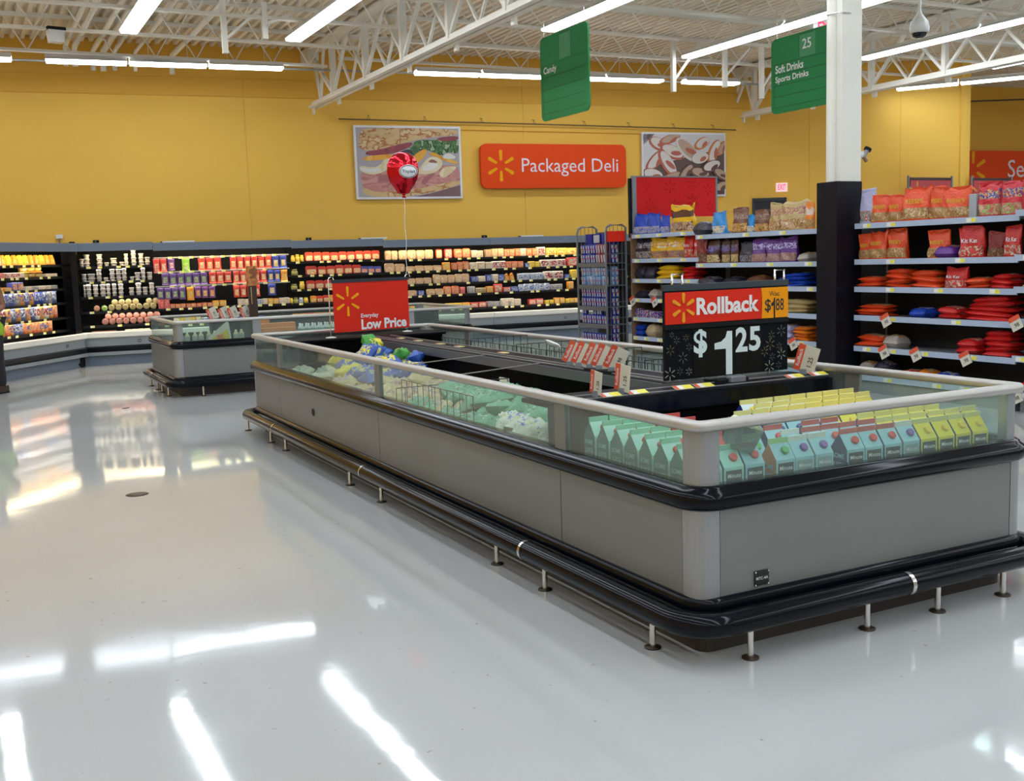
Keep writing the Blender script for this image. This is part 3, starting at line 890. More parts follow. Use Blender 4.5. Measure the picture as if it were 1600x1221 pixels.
def foil(name, c, rough=.17, bump=.8, bs=16):
    return M('foil_' + name, c, rough, spec=.6, bump=bump, bs=bs)
NUT = PR('nut_print', [(.30, .12, .03), (.55, .33, .12), (.18, .06, .02), (.62, .45, .22)], 12.2, .3)
MIXC = PR('sweet_print', [(.5, .04, .03), (.7, .6, .45), (.08, .05, .3), (.2, .35, .08)], 13.3, .3)
CHOC = PR('choc_print', [(.10, .03, .015), (.22, .09, .04), (.06, .02, .02), (.35, .2, .1)], 11.1, .3)
BAGC = {
    'orange_red': (foil('orange_red', (.80, .075, .015)), NUT, foil('orange_red', (.8, .075, .015))),
    'orange': (foil('orange', (.85, .22, .015)), NUT, foil('orange2', (.80, .60, .5))),
    'red': (foil('red', (.62, .015, .015)), PR('wafer_print', [(.6, .02, .02), (.7, .6, .5), (.3, .12, .05), (.6, .02, .02)], 6.7, .3), foil('red', (.62, .015, .015))),
    'dark_red': (foil('dark_red', (.22, .01, .012)), CHOC, foil('dark_red', (.22, .01, .012))),
    'red_print': (foil('crimson', (.58, .012, .03)), PR('plush_print', [(.25, .5, .1), (.35, .2, .12), (.6, .1, .1), (.5, .4, .2)], 6.7, .3), PR('band_print', [(.03, .04, .3), (.6, .5, .1), (.5, .01, .03), (.02, .03, .2)], 7.8, .3)),
    'lilac': (foil('lilac', (.50, .48, .72)), MIXC, foil('lilac', (.5, .48, .72))),
    'purple': (foil('purple', (.13, .03, .26)), PR('nougat_print', [(.35, .18, .12), (.5, .3, .2), (.2, .08, .2), (.4, .25, .2)], 8.9, .3), PR('band_lilac', [(.13, .03, .26), (.55, .5, .8), (.13, .03, .26)], 6.7, .3)),
    'brown': (foil('brown', (.17, .06, .03)), PR('cup_print', [(.65, .30, .06), (.35, .14, .03), (.7, .45, .15), (.2, .07, .02)], 6.7, .3), PR('band_brown', [(.17, .06, .03), (.35, .25, .2), (.17, .06, .03)], 6.7, .3)),
    'brown_gold': (foil('deep_brown', (.10, .04, .03)), PR('gold_wrap_print', [(.65, .48, .18), (.35, .2, .06), (.75, .62, .35), (.15, .06, .03)], 13.3, .25), PR('band_blue', [(.10, .04, .03), (.2, .2, .55), (.10, .04, .03)], 6.7, .3)),
    'gold': (foil('gold', (.50, .36, .15), .18), PR('gold_drop_print', [(.4, .16, .05), (.6, .42, .2), (.3, .1, .03), (.65, .5, .3)], 8.9, .25), PR('band_maroon', [(.50, .36, .15), (.35, .06, .10), (.50, .36, .15)], 7.6, .3)),
    'blue_top': (foil('sky_blue', (.02, .26, .68)), PR('cream_drop_print', [(.6, .5, .3), (.7, .6, .45), (.1, .3, .6)], 8.9, .25), foil('sky_blue', (.02, .26, .68))),
    'blue': (foil('royal_blue', (.012, .06, .48)), PR('cookie_print', [(.4, .4, .5), (.1, .1, .2), (.55, .5, .5), (.05, .1, .5)], 10.0, .3), foil('royal_blue', (.012, .06, .48))),
    'yellow': (foil('yellow', (.80, .47, .012)), PR('button_print', [(.5, .35, .05), (.15, .06, .02), (.6, .1, .03), (.1, .2, .45)], 13.3, .3), PR('band_white', [(.75, .7, .6), (.6, .2, .02), (.8, .47, .012)], 7.8, .3)),
    'yellow_choc': (foil('yellow', (.80, .47, .012)), PR('mixed_print', [(.55, .35, .08), (.3, .1, .2), (.6, .5, .3), (.15, .05, .04)], 8.9, .3), foil('choc_band', (.09, .03, .02))),
    'dark_print': (foil('dark', (.03, .025, .045)), PR('dark_sweets', [(.03, .03, .06), (.5, .3, .05), (.4, .35, .3), (.05, .08, .3)], 8.9, .3), PR('band_pale', [(.03, .025, .045), (.55, .5, .5), (.03, .025, .045)], 8.9, .3)),
    'dark': (foil('dark', (.03, .025, .045)), PR('dark_mix', [(.05, .04, .06), (.3, .25, .25), (.03, .03, .1)], 8.9, .3), foil('dark', (.03, .025, .045))),
    'clear': (foil('clear_film', (.42, .36, .32), .2), NUT, foil('clear_film', (.42, .36, .32))),
    'tan': (foil('tan', (.50, .38, .22)), NUT, foil('tan', (.5, .38, .22)))}
BAGWORD = {'orange_red': 'orange-red candy bag', 'orange': 'orange candy bag', 'red': 'bright red candy bag', 'dark_red': 'dark red candy bag', 'red_print': 'crimson printed candy bag', 'lilac': 'pale lilac candy bag',
           'purple': 'purple candy bag', 'brown': 'brown candy bag', 'brown_gold': 'dark brown gold-wrapped candy bag', 'gold': 'gold foil candy bag', 'blue_top': 'sky blue candy bag', 'blue': 'royal blue candy bag', 'yellow': 'yellow candy bag',
           'yellow_choc': 'large brown-banded yellow candy bag', 'dark_print': 'black pale-lettered candy bag', 'dark': 'dark flat candy bag', 'clear': 'clear candy bag', 'tan': 'tan candy bag', 'grey': 'grey box', 'blue_box': 'small blue candy box'}

# ------------------------------------------------------------------ frozen bags in the long bays
FROZ = {  # foil, print; words
    'blueyellow': ((foil('bag_navy', (.02, .09, .42), .16, .6), PR('froz_by', [(.03, .14, .55), (.70, .62, .03), (.60, .55, .25), (.02, .08, .45), (.70, .62, .03)], 4, .25, bump=.4)), 'blue and yellow frozen food bag'),
    'yellowbag': ((foil('bag_sunny', (.70, .60, .03), .16, .6), PR('froz_y', [(.72, .66, .10), (.70, .60, .02), (.04, .15, .5), (.72, .66, .3)], 4, .25, bump=.4)), 'yellow frozen food bag'),
    'leafbag': ((foil('bag_leaf', (.06, .34, .05), .16, .6), PR('froz_l', [(.05, .3, .06), (.1, .4, .1), (.65, .6, .1), (.03, .2, .05)], 4, .25, bump=.4)), 'leaf green frozen food bag'),
    'green': ((foil('bag_seagreen', (.10, .36, .20), .18, .5), PR('froz_g', [(.03, .22, .10), (.22, .50, .34), (.06, .34, .17), (.50, .62, .52), (.03, .2, .12)], 7, .2, bump=.5)), 'green frozen vegetable bag'),
    'whiteblue': ((foil('bag_white', (.66, .68, .55), .3), PR('froz_wb', [(.70, .72, .62), (.05, .12, .45), (.70, .72, .62), (.62, .60, .28), (.72, .72, .66)], 5, .3, bump=.4)), 'white and blue frozen food bag'),
    'palegreen': ((foil('bag_pale', (.55, .56, .36), .3), PR('froz_pg', [(.55, .58, .32), (.3, .4, .15), (.66, .62, .40), (.25, .30, .45)], 9, .3, bump=.4)), 'pale green frozen food bag'),
    'tanpack': ((foil('bag_tan', (.62, .50, .26), .3), PR('froz_t', [(.60, .50, .22), (.50, .20, .10), (.64, .58, .36), (.08, .13, .42), (.58, .50, .15), (.45, .15, .10)], 6, .3, bump=.4)), 'tan frozen food bag')}
FM = {}
def frozen(kind, x, y, z, w, l, t, rot, label, group):
    v = rnd.randrange(3)
    key = (kind, v)
    if key not in FM:
        FM[key] = pillow(1, 1, 1, sum(map(ord, kind)) + v * 7, 14, 16, .34).mesh('frozen_bag', FROZ[kind][0])
    o = place(FM[key], 'frozen_bag', None, (x, y, z), rot, (w, l, t))
    return tag(o, label, 'bag', group)
heap = [  # kind, y0, y1, count, z base
    ('palegreen', 5.3, 6.2, 9), ('tanpack', 3.4, 5.2, 27), ('blueyellow', 4.5, 5.5, 9), ('tanpack', 2.9, 3.5, 7), ('green', 1.85, 3.3, 33), ('whiteblue', 1.36, 2.05, 12)]
nb = 0
def surf(x, y):
    # top of the product as seen through the glass: higher towards the divider
    return .605 + .02 * min(1, max(0, (x - .1) / .7))
kc = {}
for kind, y0, y1, n in heap:
    for i in range(n):
        f = (i + .5) / n
        y = y0 + (y1 - y0) * f
        colx = (.19, .45, .70)[i % 3] if kind != 'blueyellow' else (.40, .60, .76)[i % 3]
        if kind == 'whiteblue': colx = (.22, .42)[i % 2]
        z = surf(colx, y) + (.10 if kind == 'blueyellow' else 0) + rnd.uniform(-.03, .03)
        if kind == 'green': z += .05 * (colx > .3)
        if kind == 'whiteblue': z += .02
        k = kc[kind] = kc.get(kind, -1) + 1
        w, l, t = rnd.uniform(.18, .24), rnd.uniform(.22, .28), rnd.uniform(.08, .12)
        frozen(kind, colx + rnd.uniform(-.03, .03), y, z, w, l, t, (R(rnd.uniform(-24, 24)), R(rnd.uniform(-30, 12)), R(rnd.uniform(20, 160))),
               '%s, %s from the juice cartons in the near-side bay' % (FROZ[kind][1], nth(n - 1 - i if kind in () else k)), 'frozen bags in the near-side bay')
for i, (x, y, z) in enumerate(((.42, 5.45, .86), (.62, 5.30, .90), (.80, 5.15, .88), (.88, 5.55, .84), (.30, 5.0, .80), (.55, 4.85, .82), (.75, 4.7, .80), (.86, 4.95, .86), (.70, 5.45, .95), (.50, 5.15, .92))):
    kd = ('yellowbag', 'blueyellow', 'leafbag', 'blueyellow', 'yellowbag', 'yellowbag', 'blueyellow', 'blueyellow', 'yellowbag', 'blueyellow')[i]
    frozen(kd, x, y, z - .115, .15, .24, .11, (R(rnd.uniform(-50, 50)), R(rnd.uniform(-40, 40)), R(rnd.uniform(0, 180))), '%s, %s on the heap by the red price sign' % (FROZ[kd][1], nth(i)), 'bags heaped by the red price sign')
frozen('leafbag', .66, 5.40, .84, .18, .26, .12, (R(60), R(10), R(40)), 'leaf green frozen bag crowning the blue and yellow heap', None)
# boxes under the heaps carry the bags
MB().box(.06, .90, 1.32, 6.35, .45, .53).obj('bag_pallet', M('deck_grey', (.1, .1, .1)), case1)
k = 0
for (y0, y1, kind, n) in ((1.7, 2.2, 'green', 5), (2.25, 2.95, 'palegreen', 5), (3.1, 3.9, 'whiteblue', 4), (4.0, 4.7, 'tanpack', 4)):
    for i in range(n):
        frozen(kind, (1.40, 1.64)[i % 2], y0 + (y1 - y0) * (i + .5) / n, .62 + rnd.uniform(-.02, .02), .22, .27, .09, (R(rnd.uniform(-8, 8)), R(rnd.uniform(-8, 8)), R(rnd.uniform(-30, 30))),
               '%s, %s in the far-side bay behind the black ledge' % (FROZ[kind][1], nth(k)), 'frozen bags in the far-side bay'); k += 1
MB().box(1.27, 1.78, 1.60, 6.35, .45, .58).obj('bag_pallet', M('deck_grey', (.1, .1, .1)), case1)
tag(place(pillow(.07, .12, .03, 5).mesh('film_bag', [M('film_white', (.7, .7, .7), .25, bump=.4), M('film_white', (.7, .7, .7))]), 'film_bag', None, (1.42, 3.62, .93), (R(20), R(25), R(40))), 'crumpled white film bag poking above the wire dividers', 'bag')

# contents of the farther island
for i in range(9):
    o = place(MB().box(-.05, .05, -.09, .09, 0, .055, 0, .006).box(-.035, .035, -.075, .075, .055, .0565, 1).mesh('cheese_pack', [M('pack_orange', (.80, .22, .02), .35), M('pack_amber', (.75, .40, .05), .35)]), 'cheese_pack', None, (.98 + .112 * (i % 4) , 10.42 + .02 * (i // 4), .72 + .058 * (i // 4)), (0, 0, R(90 + rnd.uniform(-6, 6))))
    tag(o, 'orange pack, %s in the stack in the farther island' % nth(i), 'pack', 'orange packs in the farther island')
    if i < 1: MB().box(.85, 1.5, 10.28, 10.9, .45, .72).obj('riser', M('deck_grey', (.1, .1, .1)), None) if False else None
bt = MB().lathe([(.030, 0), (.034, .02), (.034, .12), (.014, .16), (.014, .185)], 12, [0, 1, 0, 0]).mesh('bottle', [M('bottle_white', (.62, .68, .66), .3), M('bottle_green', (.15, .30, .22), .35)])
for i in range(22):
    o = place(bt, 'bottle', None, (1.50 + .085 * (i % 11), 10.42 + .11 * (i // 11), .62))
    tag(o, 'white and green bottle, %s in the %s row of the farther island' % (nth(i % 11), nth(i // 11)), 'bottle', 'bottles in the farther island')
MB().box(.78 + .16, 3.8, .10, .80, .45, .62).obj('riser', M('deck_grey', (.1, .1, .1)), case2)
MB().box(1.05, 1.62, .12, .32, .62, .72).obj('riser', M('deck_grey', (.1, .1, .1)), case2)
bt2 = MB().lathe([(.030, 0), (.034, .02), (.034, .10), (.014, .13), (.014, .15)], 10, [0, 1, 0, 0]).mesh('bottle', [M('bottle_yellowish', (.55, .55, .30), .3), M('bottle_grey', (.30, .33, .28), .35)])
for i in range(10):
    o = place(bt2, 'bottle', None, (-.02 + .085 * i, 10.52 + .06 * (i % 2), .62))
    tag(o, 'pale yellowish bottle, %s from the rounded corner of the farther island' % nth(i), 'bottle', 'pale bottles behind the end pane')
MB().box(.08, .95, .10, .80, .45, .62).obj('riser', M('deck_grey', (.1, .1, .1)), case2)
t = thing('yellow_card_sign', 'tilted yellow and white card standing inside the farther island', 'sign', (.44, 10.36, .64), R(-4))
MB().prism([(-.14, -.02), (.13, -.02), (.10, .24), (.07, .245), (-.16, .06)], 'y', -.003, .003).obj('card', CARDW, t)
MB().prism([(-.12, -.005), (.115, -.005), (.085, .15), (-.10, .06)], 'y', -.006, -.003).obj('yellow_panel', PR('yellow_panel', [(.75, .55, .03), (.80, .62, .04), (.75, .55, .03), (.75, .2, .03)], 6), t)

# ================================================================== price cards on ledges
def price_card(loc, rz, lean, label, group, price='2.98', s=1.0):
    t = thing('price_card', label, 'price card', loc, rz, group)
    k = .055 * s; h = .135 * s
    c = bpy.data.objects.new('card', None)
    o = MB().box(-k, k, -.0015, .0015, 0, h).obj('card', CARDW, t, (0, 0, .015), (0, lean, 0))
    MB().box(-k, -k + .036 * s, -.003, -.0015, 0, h).obj('red_band', CARDRED, o)
    letter(o, 'Rollback', INKW, (-k + .018 * s, -.0045, h / 2), width=.09 * s, bold=.01, rot=(0, -PI / 2, 0))
    letter(o, price, INKB, (k - .034 * s, -.0025, h * .42), width=.05 * s, bold=.01, rot=(0, -PI / 2, 0))
    MB().box(-.02, .02, -.006, .006, 0, .03).obj('clip', GREYL, t)
    return t
for i, y in enumerate((2.66, 2.55, 2.42, 2.31, 2.17)):
    price_card((1.0, y, .872), R(-30), R(26), 'red and white price card, %s of five fanned on the long black ledge' % nth(i), 'price cards fanned on the long ledge', s=1.05)
MB().box(.96, 1.08, 2.12, 2.42, .868, .878).obj('card_base', BLACKM, led[1])
price_card((.335, 1.27, .872), R(-86), R(8), 'red and white price card at the near end of the juice ledge', None, '1.25', .85)
price_card((.495, 1.28, .872), R(-82), R(8), 'red and white price card beside the second yellow ticket on the juice ledge', None, '1.25', 1.0)
price_card((1.70, 1.30, .875), R(-62), R(16), 'red and white price card on the juice ledge beyond the big rollback sign', None, '1.25', 1.1)
for i, x in enumerate((1.35, 1.50, 1.62, 1.78)):
    price_card((x - .82, 11.1, .872), R(10), R(-22), 'small price card, %s of four leaning on the farther island' % nth(i), 'price cards on the farther island', s=1.2)

COOL = [
 ('B', 1, -0.55, -0.47, 1, 0.068, 'tub', 'white', 2),
 ('B', 1, -0.48, -0.38, 1, 0.068, 'tub', 'white', 3),
 ('B', 1, -0.28, -0.18, 1, 0.068, 'tub', 'white', 3),
 ('B', 1, -0.16, -0.08, 1, 0.068, 'tub', 'white', 1),
 ('B', 1, -0.06, 0.05, 1, 0.068, 'tub', 'white', 2),
 ('B', 1, 0.08, 0.16, 1, 0.068, 'tub', 'white', 1),
 ('B', 1, 0.16, 0.23, 1, 0.068, 'tub', 'white', 3),
 ('B', 1, 0.27, 0.36, 1, 0.068, 'tub', 'white', 4),
 ('B', 1, 0.39, 0.48, 1, 0.068, 'tub', 'white', 3),
 ('B', 1, 0.49, 0.58, 1, 0.068, 'tub', 'white', 2),
 ('B', 2, -0.53, -0.45, 1, 0.068, 'tub', 'white', 2),
 ('B', 2, -0.44, -0.31, 1, 0.068, 'tub', 'white', 2),
 ('B', 2, -0.3, -0.21, 1, 0.068, 'tub', 'white', 3),
 ('B', 2, -0.19, -0.11, 1, 0.068, 'tub', 'white', 1),
 ('B', 2, -0.09, -0.0, 1, 0.068, 'tub', 'white', 3),
 ('B', 2, 0.01, 0.1, 1, 0.068, 'tub', 'white', 3),
 ('B', 2, 0.1, 0.19, 1, 0.068, 'tub', 'white', 4),
 ('B', 2, 0.23, 0.31, 1, 0.068, 'tub', 'white', 1),
 ('B', 2, 0.31, 0.41, 1, 0.068, 'tub', 'white', 2),
 ('B', 2, 0.41, 0.49, 1, 0.068, 'tub', 'white', 4),
 ('B', 2, 0.51, 0.6, 1, 0.068, 'tub', 'white', 2),
 ('B', 3, -0.52, -0.48, 1, 0.068, 'tub', 'white', 3),
 ('B', 3, -0.48, -0.39, 1, 0.068, 'tub', 'white', 4),
 ('B', 3, -0.37, -0.28, 1, 0.068, 'tub', 'white', 3),
 ('B', 3, -0.26, -0.16, 1, 0.068, 'tub', 'white', 3),
 ('B', 3, -0.16, -0.09, 1, 0.068, 'tub', 'white', 4),
 ('B', 3, -0.07, 0.01, 1, 0.068, 'tub', 'white', 4),
 ('B', 3, 0.03, 0.12, 1, 0.068, 'tub', 'white', 3),
 ('B', 3, 0.2, 0.29, 1, 0.068, 'tub', 'white', 2),
 ('B', 3, 0.31, 0.41, 1, 0.068, 'tub', 'white', 4),
 ('B', 3, 0.42, 0.51, 1, 0.068, 'tub', 'white', 2),
 ('B', 3, 0.53, 0.62, 1, 0.068, 'tub', 'white', 3),
 ('B', 4, -0.38, -0.28, 1, 0.102, 'roll', 'ham', 1),
 ('B', 4, -0.26, -0.16, 1, 0.102, 'roll', 'green', 1),
 ('B', 4, -0.15, 0.63, 7, 0.102, 'roll', 'mixroll', 2),
 ('B', 5, -0.27, 0.63, 8, 0.091, 'roll', 'sausage', 2),
 ('B', 6, -0.45, -0.03, 1, 0.068, 'long', 'brown'),
 ('B', 6, 0.09, 0.5, 4, 0.068, 'pack', 'cream'),
 ('C', 1, 0.62, 0.85, 2, 0.239, 'peg', 'green red'),
 ('C', 1, 0.86, 0.98, 1, 0.205, 'peg', 'purple'),
 ('C', 1, 1.09, 1.23, 1, 0.239, 'peg', 'green'),
 ('C', 1, 1.36, 1.76, 3, 0.227, 'peg', 'red_cream'),
 ('C', 1, 1.9, 2.63, 6, 0.216, 'peg', 'red_cream'),
 ('C', 1, 2.63, 2.9, 2, 0.227, 'peg', 'blue_cream'),
 ('C', 2, 0.74, 1.51, 6, 0.205, 'peg', 'purple_green'),
 ('C', 2, 1.53, 1.92, 3, 0.193, 'peg', 'red_cream'),
 ('C', 2, 1.94, 2.53, 5, 0.205, 'peg', 'red_cream'),
 ('C', 2, 2.54, 2.77, 2, 0.193, 'peg', 'blue_cream'),
 ('C', 2, 2.77, 2.9, 1, 0.205, 'peg', 'orange'),
 ('C', 3, 0.65, 1.13, 4, 0.205, 'peg', 'purple_green'),
 ('C', 3, 1.14, 1.27, 1, 0.227, 'peg', 'orange'),
 ('C', 3, 1.27, 1.63, 3, 0.193, 'peg', 'purple_orange'),
 ('C', 3, 1.93, 2.4, 4, 0.205, 'peg', 'red_cream'),
 ('C', 3, 2.53, 2.68, 1, 0.205, 'peg', 'blue_cream'),
 ('C', 4, 0.66, 0.85, 2, 0.159, 'pack', 'pink'),
 ('C', 4, 0.85, 1.56, 8, 0.08, 'pack', 'orange_red'),
 ('C', 4, 1.56, 1.8, 2, 0.102, 'pack', 'orange'),
 ('C', 4, 2.0, 2.33, 3, 0.114, 'pack', 'cream'),
 ('C', 4, 2.33, 2.91, 6, 0.102, 'pack', 'white_blue cream orange'),
 ('C', 5, 0.64, 0.75, 1, 0.136, 'pack', 'pink'),
 ('C', 5, 0.9, 1.35, 5, 0.136, 'pack', 'cream yellow'),
 ('C', 5, 1.36, 1.58, 2, 0.102, 'pack', 'blue white_blue'),
 ('C', 5, 2.02, 2.44, 4, 0.091, 'pack', 'pink cream blue'),
 ('D', 1, 2.97, 3.21, 3, 0.125, 'jar', 'yellow'),
 ('D', 1, 3.22, 4.6, 9, 0.159, 'tray', 'red_cream'),
 ('D', 2, 2.97, 3.09, 1, 0.114, 'jar', 'olive'),
 ('D', 2, 3.22, 3.43, 1, 0.159, 'tray', 'red_cream'),
 ('D', 2, 3.44, 4.24, 5, 0.159, 'tray', 'red_cream'),
 ('D', 2, 4.24, 4.62, 3, 0.125, 'tray', 'blue_red'),
 ('D', 3, 2.95, 3.07, 1, 0.102, 'jar', 'olive'),
 ('D', 3, 3.1, 3.2, 1, 0.136, 'jar', 'yellow'),
 ('D', 3, 3.22, 3.71, 3, 0.159, 'tray', 'red_cream'),
 ('D', 4, 2.89, 3.25, 4, 0.102, 'jar', 'yellow olive white_blue'),
 ('D', 4, 3.28, 3.74, 4, 0.125, 'tray', 'red_cream orange'),
 ('D', 5, 2.95, 3.72, 6, 0.068, 'pack', 'red orange'),
 ('E', 1, 4.7, 4.94, 2, 0.17, 'tall', 'cream_orange'),
 ('E', 1, 4.96, 5.63, 4, 0.17, 'tall', 'cream_orange'),
 ('E', 1, 5.68, 5.81, 1, 0.17, 'tall', 'red_cream'),
 ('E', 1, 5.85, 6.01, 1, 0.17, 'tall', 'red'),
 ('E', 1, 6.04, 6.37, 2, 0.17, 'tall', 'orange_red'),
 ('E', 1, 6.39, 6.63, 2, 0.136, 'pack', 'cream'),
 ('E', 2, 4.68, 5.07, 2, 0.159, 'tray', 'cream_orange'),
 ('E', 2, 5.09, 5.79, 4, 0.102, 'tray', 'cream_orange'),
 ('E', 2, 5.81, 5.96, 1, 0.148, 'pack', 'orange'),
 ('E', 2, 5.98, 6.33, 3, 0.148, 'tall', 'orange_red'),
 ('E', 2, 6.35, 6.66, 2, 0.136, 'pack', 'cream'),
 ('E', 3, 5.11, 5.58, 3, 0.114, 'tray', 'cream_orange'),
 ('E', 3, 5.61, 6.33, 5, 0.159, 'tall', 'cream_orange'),
 ('E', 3, 6.36, 6.66, 2, 0.102, 'pack', 'cream blue'),
 ('E', 4, 5.11, 5.28, 1, 0.102, 'tray', 'cream_orange'),
 ('E', 4, 5.3, 5.43, 1, 0.091, 'pack', 'blue'),
 ('E', 4, 5.47, 5.81, 2, 0.114, 'tray', 'cream_orange'),
 ('E', 4, 5.81, 6.12, 2, 0.159, 'tall', 'orange_red'),
 ('E', 4, 6.14, 6.24, 1, 0.136, 'pack', 'pink'),
 ('E', 4, 6.3, 6.44, 1, 0.136, 'pack', 'grey'),
 ('E', 4, 6.45, 6.66, 1, 0.102, 'pack', 'tan'),
 ('E', 5, 5.11, 5.81, 5, 0.091, 'pack', 'orange cream'),
 ('E', 5, 5.84, 6.33, 3, 0.102, 'pack', 'yellow orange'),
 ('E', 5, 6.33, 6.66, 2, 0.102, 'pack', 'red'),
 ('F', 1, 6.67, 7.05, 3, 0.148, 'pack', 'cream_orange'),
 ('F', 1, 7.05, 7.75, 6, 0.148, 'pack', 'orange_red cream'),
 ('F', 1, 7.75, 7.92, 1, 0.159, 'pack', 'white_red'),
 ('F', 1, 7.94, 8.6, 3, 0.136, 'pack', 'yellow_red'),
 ('F', 2, 6.67, 7.08, 3, 0.136, 'pack', 'white_red cream blue'),
 ('F', 2, 7.08, 7.45, 3, 0.125, 'pack', 'orange_red'),
 ('F', 2, 7.48, 7.58, 1, 0.091, 'pack', 'blue'),
 ('F', 2, 7.57, 7.8, 2, 0.114, 'pack', 'yellow'),
 ('F', 2, 7.81, 8.35, 3, 0.136, 'pack', 'white_red'),
 ('F', 2, 8.38, 8.6, 1, 0.159, 'pack', 'red'),
 ('F', 3, 6.67, 7.05, 3, 0.125, 'pack', 'blue cream'),
 ('F', 3, 7.05, 7.26, 2, 0.148, 'bagpack', 'orange'),
 ('F', 3, 7.34, 7.85, 5, 0.125, 'pack', 'white_blue'),
 ('F', 3, 7.88, 8.29, 2, 0.148, 'pack', 'white_red'),
 ('F', 3, 8.32, 8.44, 1, 0.08, 'pack', 'blue'),
 ('F', 3, 8.46, 8.6, 1, 0.159, 'pack', 'yellow'),
 ('F', 4, 6.67, 6.81, 1, 0.114, 'pack', 'orange'),
 ('F', 4, 6.83, 7.0, 1, 0.159, 'pack', 'red'),
 ('F', 4, 7.01, 7.33, 2, 0.091, 'pack', 'blue red'),
 ('F', 4, 7.34, 7.99, 6, 0.136, 'tall', 'white_blue'),
 ('F', 4, 8.0, 8.27, 2, 0.114, 'pack', 'grey tan'),
 ('F', 4, 8.39, 8.51, 1, 0.148, 'pack', 'orange'),
 ('F', 5, 6.68, 7.18, 4, 0.102, 'pack', 'grey'),
 ('F', 5, 6.97, 7.24, 1, 0.148, 'pack', 'cream'),
 ('F', 5, 7.24, 7.38, 1, 0.136, 'pack', 'cream'),
 ('F', 5, 7.54, 7.85, 2, 0.114, 'pack', 'red'),
 ('F', 5, 7.88, 8.07, 2, 0.08, 'pack', 'yellow'),
 ('F', 5, 8.09, 8.31, 2, 0.114, 'pack', 'orange'),
 ('F', 5, 8.32, 8.61, 3, 0.091, 'pack', 'yellow orange'),
 ('F', 6, 6.66, 8.61, 9, 0.045, 'pack', 'pink cream orange'),
]
